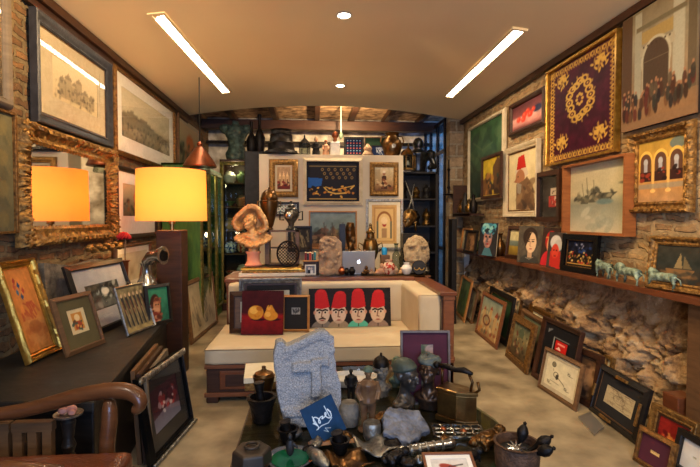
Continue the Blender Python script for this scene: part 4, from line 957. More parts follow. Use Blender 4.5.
# stack of gilt boards at its left end
for i,(dx,m,lab) in enumerate(((0,'white_paint','pale board at the bottom of the flat stack under the golden bust'),(.02,'gilt','gilt edged board in the middle of the flat stack under the bust'),(-.005,'gilt_bright','thin bright gilt board on top of the flat stack under the bust'))):
    z = .931+i*.031
    if i == 0:
        tag(MB().box(-.8,5.16,.917,-.08,5.62,.957).build('gilt_board', M[m], bevel=.004), lab, 'board')
    else:
        r = empty('stacked_picture', (-.44+dx,5.39,.958+(i-1)*.03), 0, 0, lab, 'frame')
        r.rotation_euler = (-PI/2,0,0); r.location.y -= .23
        moulding('frame', .72-.03*i, .45, .06, .029, 'ornate' if i == 1 else 'round', M[m], r, seed=i, ornate=.5 if i == 1 else 0)
        MB().box(-.3,-.02,.05,.3,-.002,.4).build('backing', M['board'], r)
BZ = 1.02
# ---------- sculpture helpers ----------
def head_prims(mb, c, h, face=(0,-1), M_=None, turn=0, tilt=0, nose=1):
    """a head of height h whose centre is c, facing -y before turn"""
    R = Matrix.Translation(c) @ Matrix.Rotation(turn,4,'Z') @ Matrix.Rotation(tilt,4,'X')
    e = lambda p, r, **k: mb.ell(Vector(p)*h, tuple(q*h for q in r), M=R, **k)
    e((0,.05,.1),(.33,.4,.38)); e((0,-.08,-.15),(.25,.3,.33)); e((0,-.28,-.4),(.1,.1,.09))
    e((0,-.4,-.06),(.05*nose,.1,.15),rot=(.35,0,0)); e((0,-.46,-.14),(.065,.06,.05)); e((0,-.36,-.27),(.11,.05,.025)); e((0,-.35,-.32),(.09,.05,.025))
    e((0,-.33,.1),(.24,.06,.045)); e((.12,-.34,.02),(.07,.05,.035)); e((-.12,-.34,.02),(.07,.05,.035)); e((.18,-.26,-.12),(.08,.08,.08)); e((-.18,-.26,-.12),(.08,.08,.08))
    for sx in (-1,1): e((sx*.34,.05,-.02),(.04,.09,.13))
    return R
def root_at(name, px, py, z, label, cat, rz=0, group=None):
    p = onZ(px, py, z); return empty(name, (p.x,p.y,z), rz, 0, label, cat, group), p

# golden bust of a hooded woman
r, p = root_at('woman_bust', 249, 268, BZ, 'golden bust of a woman with a billowing hood and ruffled collar', 'bust')
r.location = (-.66,5.33,BZ+.0)
MB().lathe([(.09,0),(.1,.015),(.085,.03),(.07,.06),(.068,.13),(.085,.15),(.085,.165)],20,sx=1,sy=.8).build('plinth', M['pink_stone'], r, smooth='auto')
mb = MB(); mb.ell((0,0,.29),(.11,.08,.1)); mb.lathe([(.06,.155),(.055,.19),(.07,.24)],16); mb.ell((.0,-.005,.34),(.15,.07,.05)); mb.tube([(0,-.01,.34),(-.02,-.02,.44)],[.06,.042],12); head_prims(mb,(-.03,-.035,.5),.2,turn=-.5,tilt=-.25)
rn = random.Random(4)
for k in range(40):      # gathered collar, lower at the front
    a = k*2*PI/40; q = 1+.05*(-1)**k; z = .27+.045*math.sin(a)+.05*abs(math.cos(a)); mb.ell((.175*q*math.cos(a),.105*q*math.sin(a),z),(.032,.03,.02),rot=(.9*(-1)**k,0,a))
    mb.ell((.14*q*math.cos(a),.085*q*math.sin(a),z+.02),(.03,.022,.014),rot=(.7*(-1)**k,0,a))
# wide soft bonnet: a shell open to the front left
for i in range(26):
    for j in range(5):
        ph = -.9+i*4.6/25; q = .115+.018*math.sin(i*.62)+.012*j; y = .085-.035*j
        mb.ell((-.02+q*math.cos(ph),y-.01,.5+q*.95*math.sin(ph)),(.03,.024,.03))
mb.ell((-.02,.07,.5),(.11,.05,.11)); mb.ell((.12,.03,.41),(.03,.05,.1),rot=(0,.25,0))
fuse(mb,'figure',M['gold_plaster'],r,voxel=.0065,smooth=2,disp=.006,dscale=26)
# tall golden shell-shaped urn
r = empty('bronze_urn', (-.5,5.55,1.42), 0, 0, 'tall bronze torpedo-shaped urn with a domed lid behind the bust', 'urn'); 
MB().lathe([(.03,0),(.05,.01),(.035,.03),(.05,.06),(.085,.2),(.105,.3),(.108,.34),(.1,.35)],24).build('body', M['bronze'], r, smooth='auto')
MB().lathe([(.1,.352),(.104,.365),(.1,.38),(.085,.43),(.05,.465),(.012,.48),(.012,.5),(.002,.505)],24).build('lid', M['bronze'], r, smooth='auto')
mb = MB(); 
for sx in (-1,1): mb.tube([(sx*.1,0,.33),(sx*.135,0,.34),(sx*.135,0,.28),(sx*.1,0,.27)],.008,6)
mb.build('handle', M['bronze'], r, smooth=True)
# wooden stand beneath
r = empty('open_box_stand', (-.27,5.5,BZ), 0, 0, 'brown wooden open box standing on the stack beside the bust', 'box')
MB().box(-.27,-.09,0,-.22,.12,.4).box(.08,-.09,0,.12,.12,.4).box(-.27,-.09,.38,.12,.12,.4).box(-.27,-.09,0,.12,.12,.012).build('carcass', M['wood_mid'], r)
MB().box(-.26,-.08,.19,.11,.11,.2).build('inner_shelf', M['wood_dark'], r)
# seated dark bronze
r = empty('dark_samovar', (-.24,5.46,1.42), 0, 0, 'black and silver samovar with a ball finial on the wooden box', 'samovar')
MB().lathe([(.06,0),(.07,.01),(.03,.04),(.035,.08),(.08,.14),(.09,.19),(.07,.23),(.075,.24),(.04,.27),(.045,.285),(.015,.31),(.02,.33),(.002,.345)],22).build('body', mat('dull_silver',(120,116,108),(36,34,33),rough=.3,metal=.85,scale=14,bump=.2), r, smooth='auto')
MB().ell((-.02,-.07,.17),(.05,.035,.05)).build('silver_boss', M['silver'], r, smooth=True)
mb = MB(); mb.tube([(.07,0,.2),(.13,0,.22),(.13,0,.12),(.08,0,.12)],.009,7); mb.tube([(-.07,0,.2),(-.13,0,.22),(-.13,0,.12),(-.08,0,.12)],.009,7); mb.build('handle', M['iron_old'], r, smooth=True)
# lattice disc
r = empty('lattice_screen', (-.27,5.3,BZ), 0, 0, 'oval lattice-work iron disc leaning on the wooden box', 'screen')
mb = MB(); C = (0,0,.14); mb.tube([(.12*math.cos(a),0,.14+.14*math.sin(a)) for a in np.linspace(0,2*PI,33)[:-1]],.011,7,closed=True); mb.build('rim', M['iron_old'], r, smooth=True)
mb = MB()
for k in range(-4,5):
    for sg in (-1,1):
        pts = []
        for t in np.linspace(-.3,.3,41):
            x = t*.7071+k*.036; z = sg*t*.7071
            if (x/.118)**2+(z/.136)**2 < 1: pts.append((x,.002*sg,.14+z))
        if len(pts) > 1: mb.tube([pts[0],pts[-1]],.004,5)
mb.build('lattice', M['iron_old'], r)
# books in a row right of the stack
for i,(c,h) in enumerate((((120,36,34),.17),((40,44,56),.165),((176,60,50),.17),((60,60,64),.16),((30,120,130),.175))):
    x = -.075+i*.027; r = empty('book', (x,5.5,.93), 0, 0, ('dark red','slate','bright red','grey','teal')[i]+' spined book in the short row behind the relief head', 'book', 'books on the console')
    MB().box(-.012,-.07,0,.012,.07,h*1.35).build('cover', mat('book_cover_%d' % i, c, rough=.6), r, bevel=.003); MB().box(-.009,-.067,.004,.009,.071,h*1.35+.001).build('pages', M['paper'], r)
r = empty('wooden_tray', (.0,5.42,.93), 0, 0, 'small brown wooden tray box in front of the books', 'box')
MB().box(-.1,-.05,0,.08,.05,.13).build('carcass', M['wood_dark'], r, bevel=.003); MB().box(-.11,-.06,.13,.09,.06,.142).build('lid', M['wood_honey'], r, bevel=.003)
# photo cube
r = empty('photo_cube', (-.02,5.22,.93), .1, 0, 'small white framed photo cube of a couple on the console edge', 'photo frame')
ring = moulding('frame', .12,.11,.012,.02,'flat',M['white_paint'],r); a = Art(.1,.09,30,3); A_photo_couple(a); paint_mesh('picture',a,.098,.088,-.006,r,z0=.011)
tag(MB().lathe([(.016,0),(.024,.02),(.026,.035),(.02,.055),(.006,.062)],14).build('ball_ornament', M['gilt_green'], loc=(-.12,5.2,.93), smooth=True), 'small yellow-green ball beside the photo cube', 'ornament')
# relief head
r = empty('relief_head', (.205,5.24,.93), -.05, .06, 'terracotta slab with a curly-haired face in profile', 'relief')
mb = MB().prism([(-.115,0),(.12,0),(.135,.2),(.125,.36),(.06,.42),(-.06,.43),(-.125,.38),(-.135,.2)],-.05,.02)
rn = random.Random(2)
mb.ell((.02,-.05,.22),(.065,.035,.1)); mb.ell((-.02,-.05,.27),(.09,.035,.1)); mb.ell((.085,-.055,.215),(.022,.02,.028),rot=(0,.5,0)); mb.ell((.07,-.055,.26),(.02,.02,.02)); mb.ell((.07,-.055,.17),(.018,.02,.014)); mb.ell((.06,-.055,.135),(.025,.022,.022)); mb.ell((-.01,-.05,.1),(.05,.03,.08),rot=(0,.3,0)); mb.ell((-.03,-.05,.03),(.1,.03,.05))
for k in range(40):
    a = rn.uniform(.4,4.2); q = rn.uniform(.5,1.1); mb.ell((-.03+.1*q*math.cos(a),-.075,.29+.1*q*math.sin(a)),rn.uniform(.013,.022))
fuse(mb,'slab',M['terracotta'],r,voxel=.006,smooth=2,disp=.003,dscale=50)
# laptop
r = empty('laptop', (.52,5.21,.93), .04, 0, 'open silver laptop with its lid towards the camera on the console', 'laptop')
MB().box(-.18,0.01,.0,.18,.25,.015).build('keyboard_base', M['aluminium'], r, bevel=.004)
lid = MB().box(-.185,-.006,0,.185,.002,.25).build('lid', M['aluminium'], r, bevel=.003, loc=(0,0,.016), rot=(.12,0,0))
mb = MB()   # apple-shaped mark
pts = []
for a in np.linspace(0,2*PI,40)[:-1]:
    q = .019*(1-.10*max(0,math.cos(a-PI/2))**8 - .07*max(0,math.cos(a+PI/2))**8); x, z = q*math.cos(a), q*1.05*math.sin(a)
    if math.hypot(x-.021,z-.003) < .009: ang = math.atan2(z-.003,x-.021); x, z = .021+.009*math.cos(ang), .003+.009*math.sin(ang)
    pts.append((x,z))
mb.prism(pts,-.0075,-.0055); mb.add([(0+.0,-.0075,.022),(.004,-.0075,.023),(.012,-.0075,.034),(.004,-.0075,.031)],[(0,1,2,3)])
mk = mb.build('logo', mat('logo_glow',(235,240,250),emit=(225,235,255),estr=1.6), lid); mk.location = (0,0,.125)
MB().box(-.175,.0022,.01,.175,.003,.24).build('screen', M['black_gloss'], lid)
# golden torso and dark plank
r = empty('gold_torso', (.47,5.64,.93), 0, 0, 'golden carved torso standing behind the laptop', 'sculpture')
mb = MB(); mb.tube([(0,0,0),(.0,0,.1),(.015,0,.2),(-.005,0,.3),(.0,0,.38),(-.01,0,.5),(-.005,0,.58)],[.06,.06,.05,.04,.062,.06,.045],14)
for k in range(7): mb.ell((.03*math.sin(k*2),-.05,.08+k*.07),(.03,.02,.05))
fuse(mb,'figure',M['bronze'],r,voxel=.009,smooth=3); 
MB().box(-.14,-.01,0,-.07,.06,.56).build('dark_board', M['wood_black'], r)
# samovar
r = empty('brass_samovar', (.71,5.65,.93), 0, 0, 'brass samovar with a crown and side handles before the arch print', 'samovar')
MB().lathe([(.07,0),(.075,.02),(.04,.04),(.035,.09),(.07,.14),(.095,.22),(.095,.3),(.075,.36),(.08,.37),(.05,.39),(.045,.44),(.06,.46),(.03,.49),(.015,.53),(.02,.55),(.003,.57)],24).build('body', M['brass'], r, smooth='auto')
mb = MB(); 
for q in (-1,1): mb.tube([(q*.09,0,.3),(q*.14,0,.33),(q*.15,0,.27),(q*.1,0,.22)],.009,7)
mb.build('handle', M['brass'], r, smooth=True); MB().tube([(0,-.09,.14),(0,-.15,.14),(0,-.16,.12)],.01,8).lathe([(.018,0),(.004,.03)],8,M=Matrix.Translation((0,-.14,.15))).build('tap', M['brass'], r, smooth=True)
# glass bottles
for x,y,h,l in ((1.0,5.5,.33,'tall clear glass bottle right of the brass samovar'),(1.1,5.58,.27,'shorter clear glass bottle beside the tall one')):
    tag(MB().lathe([(.035,0),(.045,.02),(.05,h*.4),(.045,h*.6),(.02,h*.72),(.02,h*.92),(.032,h),(.028,h),(.015,h*.93)],20).build('glass_bottle', M['glass_solid'], loc=(x,y,.93), smooth='auto'), l, 'bottle')
tag(MB().lathe([(.03,0),(.035,.03),(.033,.07),(.02,.09)],16).build('blue_pot', M['blue_ceramic'], loc=(.87,5.57,1.12), smooth='auto'), 'small bright blue pot on the brass stand beside the samovar', 'pot')
tag(MB().box(.82,5.52,.93,.93,5.62,1.12).build('spice_box', M['wood_mid'], bevel=.01), 'small wooden box holding up the bright blue pot', 'box')
# stone face
r = empty('stone_mask', (1.2,5.28,.93), -.1, .08, 'round buff stone head with hollow eyes on the console corner', 'sculpture')
mb = MB().ell((0,0,.24),(.155,.1,.2)); mb.box(-.1,-.05,0,.1,.06,.16)
def dent(co):
    for (x,z,rr,dp) in ((-.06,.27,.035,.035),(.07,.27,.035,.035),(.0,.15,.035,.015)):
        d = math.hypot(co.x-x,co.z-z)
        if d < rr and co.y < 0: co.y += dp*(1-(d/rr)**2)
    return co
mb.ell((.0,-.09,.24),(.025,.035,.05)); mb.ell((-.06,-.08,.31),(.05,.03,.02)); mb.ell((.07,-.08,.31),(.05,.03,.02)); mb.ell((0,-.075,.14),(.05,.03,.012))
fuse(mb,'head',M['stone_buff'],r,voxel=.009,smooth=3,disp=.012,dscale=16,deform=dent)
# dark disc plaque
r = empty('dark_plaque', (1.2,5.17,.93), 0, .12, 'small dark round plaque with two gold crescents before the stone head', 'plaque')
MB().lathe([(.075,-.012),(.082,0),(.075,.012)],28,M=Matrix.Translation((0,-.01,.075)) @ Matrix.Rotation(PI/2,4,'X')).build('disc', M['black_stone'], r, smooth='auto')
mb = MB()
for q in (-1,1): mb.tube([(q*.03+.026*math.cos(a),-.024,.07+.026*math.sin(a)) for a in np.linspace(PI,2*PI,9)],.005,6)
mb.build('crescent', M['gilt_bright'], r, smooth=True)
# row of little ornaments along the glass edge
rn = random.Random(11)
specs = [(.33,.09,'copper','squat dark copper cup left of the laptop, by the relief head','cup'),(.385,.075,'iron_old','dark round pot before the laptop, left one of a pair','pot'),(.445,.085,'iron_old','dark round pot before the laptop, nearest the logo','pot'),
 (.60,.1,'bronze','little bronze kneeling figure before the laptop corner','figurine'),(.665,.07,'terracotta','small terracotta animal next to the kneeling figure','figurine'),(.72,.06,'gold_plaster','small golden lump figure between the terracotta animal and the red vase','figurine'),
 (.77,.13,'skin_clay','little clay figure below the bright blue pot','figurine'),(.86,.16,'ceramic_red','red and cream painted oval plaque vase','vase'),(.93,.09,'terracotta','round patterned clay pot right of the red vase','pot'),(1.0,.08,'gold_plaster','small golden seated figure near the stone head','figurine'),(1.06,.13,'ceramic_white','small white ceramic bird vase beside the stone head','vase')]
for x,h,m,l,c in specs:
    yy = 5.17+.03*rn.random()
    if c == 'figurine':
        mb = MB().ell((0,0,h*.3),(h*.3,h*.25,h*.32)).ell((h*.05,-.01,h*.75),(h*.19,h*.19,h*.22)).ell((-h*.3,-.0,h*.15),(h*.25,h*.2,h*.16)).ell((h*.3,-.01,h*.3),(h*.1,h*.1,h*.28))
        o = fuse(mb,'figurine',M[m],None,voxel=h/22,smooth=2,disp=.003,dscale=60,loc=(x,yy,.93))
    else:
        o = MB().lathe([(h*.25,0),(h*.42,h*.25),(h*.48,h*.5),(h*.33,h*.78),(h*.22,h*.85),(h*.28,h),(h*.22,h),(h*.15,h*.86)],18).build({'cup':'copper_cup','pot':'round_pot','vase':'small_vase'}[c],M[m],loc=(x,yy,.93),smooth='auto')
    tag(o,l,c)
# figurines above the laptop
for x,h,l in ((.555,.07,'small clay bird figurine behind the laptop, left of a pair'),(.605,.075,'small clay bird figurine behind the laptop, next to the samovar')):
    mb = MB().ell((0,0,h*.35),(h*.35,h*.25,h*.35)).ell((h*.3,0,h*.8),(h*.16,h*.14,h*.2)).ell((-h*.3,0,h*.75),(h*.08,h*.08,h*.3))
    tag(fuse(mb,'clay_bird',M['skin_clay'],None,voxel=h/20,smooth=2,loc=(x,5.55,1.11)),l,'figurine')
tag(MB().box(.53,5.5,.93,.63,5.6,1.11).build('display_block', M['white_paint'], bevel=.006),'pale block behind the laptop holding two clay birds','block')
# profile medal right of the arch print
r = empty('gilt_mask', (1.34,6.4,1.35), 0, 0, 'gilded mask of a curly head in the dark bay right of the display wall', 'mask')
mb = MB(); head_prims(mb,(0,0,.2),.24,turn=-.7)
for k in range(16): a=k*.4; mb.ell((.02+.08*math.cos(a),.02,.24+.08*math.sin(a)),.025)
fuse(mb,'head',M['brass'],r,voxel=.012,smooth=2)
tag(MB().box(1.24,6.3,0,1.46,6.5,1.35).build('dark_plinth', M['wood_black'], bevel=.006),'dark plinth under the gilded mask','plinth')

# ================= top of the display wall =================
TZ = 2.442
r = empty('bell_shaped_pot', (-.43,6.68,TZ), 0, 0, 'wide dark metal pot with stepped sides and a flared rim on the display wall', 'pot')
MB().lathe([(.27,0),(.275,.02),(.24,.03),(.225,.06),(.19,.075),(.18,.16),(.185,.17),(.165,.19),(.155,.27),(.16,.285),(.14,.3),(.135,.34),(.155,.36),(.13,.36)],32).build('body', M['iron_old'], r, smooth='auto')
def lantern(x,y,z,h,label,m='iron_old',name='lantern'):
    r = empty(name,(x,y,z),0,0,label,'lantern'); w = h*.25
    MB().lathe([(w*1.1,0),(w*1.1,h*.06),(w,h*.08)],6).build('base', M[m], r)
    MB().lathe([(w*.9,h*.08),(w*.95,h*.55)],6).build('glass', M['glass_solid'], r)
    mb = MB()
    for k in range(6): a=k*PI/3; mb.tube([(w*math.cos(a),w*math.sin(a),h*.07),(w*math.cos(a),w*math.sin(a),h*.56)],h*.018,5)
    mb.build('cage', M[m], r); MB().lathe([(w*1.15,h*.55),(w*.6,h*.72),(w*.3,h*.8),(w*.12,h*.85),(w*.16,h*.9),(.002,h)],6).build('cap', M[m], r)
    return r
lantern(-.1,6.66,TZ,.3,'pointed iron lantern on the display wall next to the dark pot')
def robed(x,y,z,h,m,m2,label,name='robed_figurine',hat=0):
    r = empty(name,(x,y,z),0,0,label,'figurine')
    MB().lathe([(h*.22,0),(h*.2,h*.2),(h*.15,h*.5),(h*.17,h*.62),(h*.08,h*.7),(h*.05,h*.73)],14,sy=.8).build('robe', m, r, smooth='auto')
    mb = MB().ell((0,0,h*.81),(h*.085,h*.09,h*.1)).ell((0,-h*.09,h*.8),(h*.02,h*.025,h*.03)); mb.build('head', M['skin_clay'], r, smooth=True)
    MB().tube([(-h*.15,0,h*.6),(-h*.2,-h*.06,h*.42),(-h*.06,-h*.16,h*.4)],[h*.05,h*.045,h*.03],8).tube([(h*.15,0,h*.6),(h*.2,-h*.06,h*.42),(h*.06,-h*.16,h*.4)],[h*.05,h*.045,h*.03],8).build('sleeves', m, r, smooth=True)
    MB().lathe([(h*.1,h*.85),(h*.095,h*.9),(h*.07,h*(.95+hat)),(.002,h*(.97+hat))],12).build('hat', m2, r, smooth='auto'); return r
robed(.06,6.66,TZ,.27,M['black_cloth'],M['terracotta'],'dark robed figurine with a clay hat on the display wall',hat=.04)
robed(.2,6.68,TZ,.24,M['skin_clay'],M['copper'],'pale robed figurine between the dark one and the glass flask')
r = empty('stoppered_flask',(.33,6.66,TZ),0,0,'square glass flask with a round copper stopper on the display wall','flask')
MB().box(-.07,-.05,0,.07,.05,.2).build('body', M['ceramic_white'], r, bevel=.015); MB().lathe([(.03,.2),(.025,.25),(.045,.27),(.05,.3),(.03,.34),(.002,.35)],16).build('stopper', M['copper'], r, smooth='auto')
picture('blue framed rows of red and blue beads on top of the display wall','picture',.29,.28,(.6,6.7,TZ),0,.03,(.03,.03,'flat',M['wood_black']),A_blue_beads,res=60)
picture('dark green panel at the back on top of the display wall','picture',.32,.3,(.92,6.78,TZ),0,.03,(.015,.02,'flat',M['wood_mid']),A_green_dark,res=20)
picture('small blue and white panel before the green one on the display wall','picture',.22,.16,(.96,6.68,TZ),0,.05,(.012,.02,'flat',M['wood_black']),A_blue_white,res=40)
tag(MB().lathe([(.06,0),(.08,.02),(.05,.07),(.06,.11),(.02,.16),(.002,.17)],16).build('clay_jar', M['terracotta'], loc=(.79,6.6,TZ), smooth='auto'),'little lidded clay jar between the blue panels','jar')
r = empty('two_handled_jug',(1.15,6.68,TZ),0,0,'dark bronze two-handled jug at the right end of the display wall','jug')
MB().lathe([(.09,0),(.1,.01),(.12,.05),(.15,.15),(.13,.23),(.09,.27),(.085,.3),(.11,.34),(.09,.34),(.07,.3)],26).build('body', M['bronze'], r, smooth='auto')
for q in (-1,1): MB().tube([(q*.09,0,.3),(q*.15,0,.29),(q*.17,0,.22),(q*.14,0,.17)],.011,7).build('handle', M['bronze'], r, smooth=True)
MB().lathe([(.03,-.004),(.03,.004)],16,M=Matrix.Translation((0,-.148,.14)) @ Matrix.Rotation(PI/2,4,'X')).build('silver_boss', M['silver'], r)
# dark pillar objects
for i,(x,h) in enumerate(((-.97,.5),(-.84,.62))):
    tag(MB().lathe([(.06,0),(.075,.04),(.085,h*.4),(.05,h*.55),(.025,h*.65),(.022,h*.9),(.035,h*.95),(.03,h)],18).build('dark_bottle', M['iron_old'], loc=(x,7.7,2.62), smooth='auto'), ('shorter' if i == 0 else 'taller')+' dark metal bottle on the black pillar left of the display wall','bottle')
# rear clutter on dark pillar: swags
# torso
r = empty('verdigris_torso', (-1.3,8.2,2.56), 0, 0, 'green patinated torso on top of the glass cabinet', 'sculpture')
mb = MB(); mb.tube([(0,0,0),(0,0,.1),(.01,0,.28),(0,0,.45),(0,0,.58)],[.15,.17,.12,.19,.14],16); mb.ell((-.18,0,.54),(.09,.09,.08)); mb.ell((.18,0,.54),(.09,.09,.08)); mb.tube([(0,0,.55),(0,0,.66)],[.07,.06],10); mb.ell((-.08,-.12,.45),(.07,.05,.06)); mb.ell((.08,-.12,.45),(.07,.05,.06))
fuse(mb,'torso',M['verdigris'],r,voxel=.02,smooth=3,disp=.02,dscale=9)

# ================= cabinets =================
def cabinet(name,label,W,D,H,loc,rz,m,gilt,shelves,pots,side=None):
    r = empty(name,loc,rz,0,label,'cabinet'); t=.03
    MB().box(-W/2,0,0,-W/2+t,D,H).box(W/2-t,0,0,W/2,D,H).box(-W/2,0,H-t,W/2,D,H).box(-W/2,0,0,W/2,D,.12).box(-W/2,D-.01,0,W/2,D,H).build('carcass', m, r, bevel=.003)
    n = max(1, round(W/.55)); dw = W/n
    for k in range(n):
        x0 = -W/2+k*dw; d = empty('door',(x0+dw/2,-.0,.13)); d.parent = r
        moulding('door_frame', dw-.01, H-.17, .055, .03, 'bevel', gilt, d)
        MB().box(-dw/2+.05,-.012,.05,dw/2-.05,-.008,H-.22).build('door_glass', M_CASEGLASS, d)
        MB().ell((dw/2-.03,-.035,H*.45),.012).build('knob', M['brass'], d, smooth=True)
    for z in shelves: MB().box(-W/2+t,.02,z-.008,W/2-t,D-.02,z+.008).build('shelf', M['wood_mid'], r)
    return r
def lpot(kind,m,loc,s,label,cat):
    P = {'vase':[(.3,0),(.32,.03),(.5,.4),(.45,.7),(.2,.85),(.2,.92),(.28,1),(.2,1),(.15,.9)],'bowl':[(.3,0),(.3,.08),(.7,.5),(.85,.8),(.9,.85),(.8,.8),(.4,.3)],'jar':[(.35,0),(.5,.2),(.52,.6),(.35,.8),(.38,.82),(.36,.88),(.1,.97),(.002,1)]}[kind]
    return tag(MB().lathe([(a*s,b*s) for a,b in P],20).build({'vase':'porcelain_vase','bowl':'porcelain_bowl','jar':'porcelain_jar'}[kind],m,loc=loc,smooth='auto'),label,cat)
ca = cabinet('green_cabinet','green painted glass cabinet standing along the left wall behind the lamp',1.5,.5,2.3,(-1.5,7.17,0),PI/2,M['green_paint'],M['gilt_green'],(.6,1.1,1.6),None)
cb = cabinet('gilt_cabinet','tall glass display cabinet with a gilt green frame facing the room',.5,.42,2.55,(-1.29,8.0,0),0,M['wood_dark'],M['gilt_green'],(.55,.95,1.35,1.75,2.15),None)
k = 0
names = {'vase':'vase','bowl':'bowl','jar':'lidded jar'}
mm = [('ceramic_white','white'),('ceramic_blue','blue and white'),('ceramic_green','green'),('ceramic_red','red patterned'),('terracotta','clay')]
zn = ['lowest','second','third','fourth','fifth','top']
rn = random.Random(8)
for j,z in enumerate((.13,.56,.96,1.36,1.76,2.16)):
    for i,x in enumerate((-1.4,-1.2)):
        kd = ('vase','bowl','jar')[(i+j)%3]; m,mn = mm[(i*2+j*3)%5]
        lpot(kd,M[m],(x,8.16+.05*i,z+.01),.2 if kd!='bowl' else .1,f'{mn} {names[kd]} inside the gilt cabinet, {zn[j]} level, {"wall" if i==0 else "room"} side',kd)
for j,z in enumerate((.13,.61,1.11,1.61)):
    for i,y in enumerate((6.65,6.95,7.3,7.65)):
        kd = ('jar','vase','bowl')[(i+2*j)%3]; m,mn = mm[(i*3+j*2+1)%5]
        lpot(kd,M[m],(-1.68-.04*(i%2),y,z+.01),.24 if kd!='bowl' else .15,f'{mn} {names[kd]} in the green cabinet, {zn[j]} shelf, {("nearest","second","third","last")[i]} from the camera',kd)
# copper lantern hanging
cp = onY(200,172,6.0); r = empty('hanging_lantern',(cp.x,6.0,cp.z),0,0,'conical copper lantern hanging before the green cabinet','lantern'); h=.5
MB().lathe([(.2,.06),(.205,.075),(.17,.14),(.06,.3),(.03,.32),(.04,.35),(.015,.38)],24).build('shade', M['copper'], r, smooth='auto')
MB().lathe([(.12,-.02),(.13,.0),(.12,.06)],12).build('glass', M['glass_solid'], r); MB().tube([(0,0,.37),(0,0,ceil_z(cp.x)-cp.z-.004)],.006,6).build('chain', M['iron_old'], r)
# dark pillar hanging tools, right bay
bay = empty('dark_bookcase',(1.66,7.3,0),0,0,'black open bookcase full of dark objects right of the display wall','bookcase')
MB().box(-.34,0,0,-.3,.4,2.3).box(.3,0,0,.34,.4,2.3).box(-.34,.38,0,.34,.4,2.3).box(-.34,0,2.27,.34,.4,2.3).build('carcass', M['wood_black'], bay)
for z in (.1,.55,1.0,1.42,1.85): MB().box(-.3,.01,z,.3,.38,z+.025).build('shelf', M['wood_black'], bay)
for j,z in enumerate((.125,.575,1.025,1.445,1.875)):
    for i,x in enumerate((-.18,.03,.2)):
        m = ('iron_old','brass','black_stone','silver_old')[(i+j)%4]; h = (.2,.28,.24)[(i*2+j)%3]
        tag(MB().lathe([(.06,0),(.07,.02),(.04,h*.3),(.07,h*.55),(.05,h*.75),(.02,h*.85),(.03,h*.95),(.002,h)],14).build('metal_vessel',M[m],loc=(1.66+x,7.5,z+.001),smooth='auto'),f'{("dark iron","brass","black stone","old silver")[(i+j)%4]} vessel in the black bookcase, {zn[j]} shelf, {("display wall side","middle","door side")[i]}','vessel')
r = empty('armour_figure',(1.72,7.2,2.32),0,0,'dark silvery armour torso with a plumed helmet on top of the black bookcase','armour')
mb = MB(); mb.tube([(0,0,0),(0,0,.12),(0,0,.3),(0,0,.36)],[.12,.14,.19,.08],14); mb.ell((-.2,0,.28),(.09,.08,.09)); mb.ell((.2,0,.28),(.09,.08,.09)); mb.ell((0,0,.45),(.09,.1,.11)); mb.tube([(-.22,0,.24),(-.26,-.05,.08),(-.14,-.14,.06)],[.06,.05,.04],8); mb.tube([(.22,0,.24),(.26,-.05,.08),(.14,-.14,.06)],[.06,.05,.04],8)
r.location = (1.72,7.5,2.31); fuse(mb,'cuirass',mat('dull_steel',(96,98,100),(34,34,36),rough=.3,metal=.9,scale=8),r,voxel=.014,smooth=2)
lantern(1.5,7.22,2.31,.42,'brass lantern beside the armour on the black bookcase','brass')
for i,(x0,z0,x1,z1) in enumerate(((1.42,1.5,1.6,2.1),(1.62,1.5,1.46,2.15))):
    r = empty('sabre',(0,0,0),0,0,('upright' if i else 'slanting')+' old sabre leaning against the black bookcase','sabre')
    MB().tube([(x0,7.22,z0),((x0+x1)/2+.03,7.22,(z0+z1)/2),(x1,7.24,z1)],[.012,.014,.004],6).build('blade', M['silver_old'], r, smooth=True)
    MB().tube([(x0,7.22,z0-.14),(x0,7.22,z0+.01)],.016,8).tube([(x0-.05,7.22,z0),(x0+.05,7.22,z0)],.008,6).build('hilt', M['brass'], r, smooth=True)

# ================= lamp =================
lx, ly = -1.392, 4.79
r = empty('floor_lamp',(lx,ly,0),0,0,'tall lamp with a glowing yellow drum shade on a square brown column','lamp')
MB().box(-.12,-.12,0,.12,.12,1.44).build('column', M['wood_dark'], r, bevel=.008)
MB().lathe([(.02,1.44),(.02,1.5),(.035,1.5),(.035,1.53)],12).build('stem', M['brass'], r)
sh = MB(); a_,b_ = 1.53, 2.03
vs=[];fs=[];n=48
for z,rr in ((a_,.336),(b_,.328),(b_,.324),(a_,.332)):
    for k in range(n): q=2*PI*k/n; vs.append((rr*math.cos(q),rr*math.sin(q),z))
for i in range(4):
    for k in range(n): k2=(k+1)%n; j=(i+1)%4; fs.append((i*n+k,i*n+k2,j*n+k2,j*n+k))
def shade_mat():
    m = bpy.data.materials.new('fabric_shade'); m.use_nodes=True; nt=m.node_tree; N=nt.nodes; L_=nt.links; N.remove(N['Principled BSDF'])
    tl=N.new('ShaderNodeBsdfTranslucent'); tl.inputs[0].default_value=(*lin((255,192,118)),1); df=N.new('ShaderNodeBsdfDiffuse'); df.inputs[0].default_value=(*lin((236,184,112)),1)
    mx=N.new('ShaderNodeMixShader'); mx.inputs[0].default_value=.55; em=N.new('ShaderNodeEmission'); em.inputs[0].default_value=(*lin((255,176,84)),1); em.inputs[1].default_value=.13; ad=N.new('ShaderNodeAddShader')
    L_.new(df.outputs[0],mx.inputs[1]); L_.new(tl.outputs[0],mx.inputs[2]); L_.new(mx.outputs[0],ad.inputs[0]); L_.new(em.outputs[0],ad.inputs[1]); L_.new(ad.outputs[0],N['Material Output'].inputs[0]); return m
sh.add(vs,fs).build('lamp_shade', shade_mat(), r, smooth='auto')
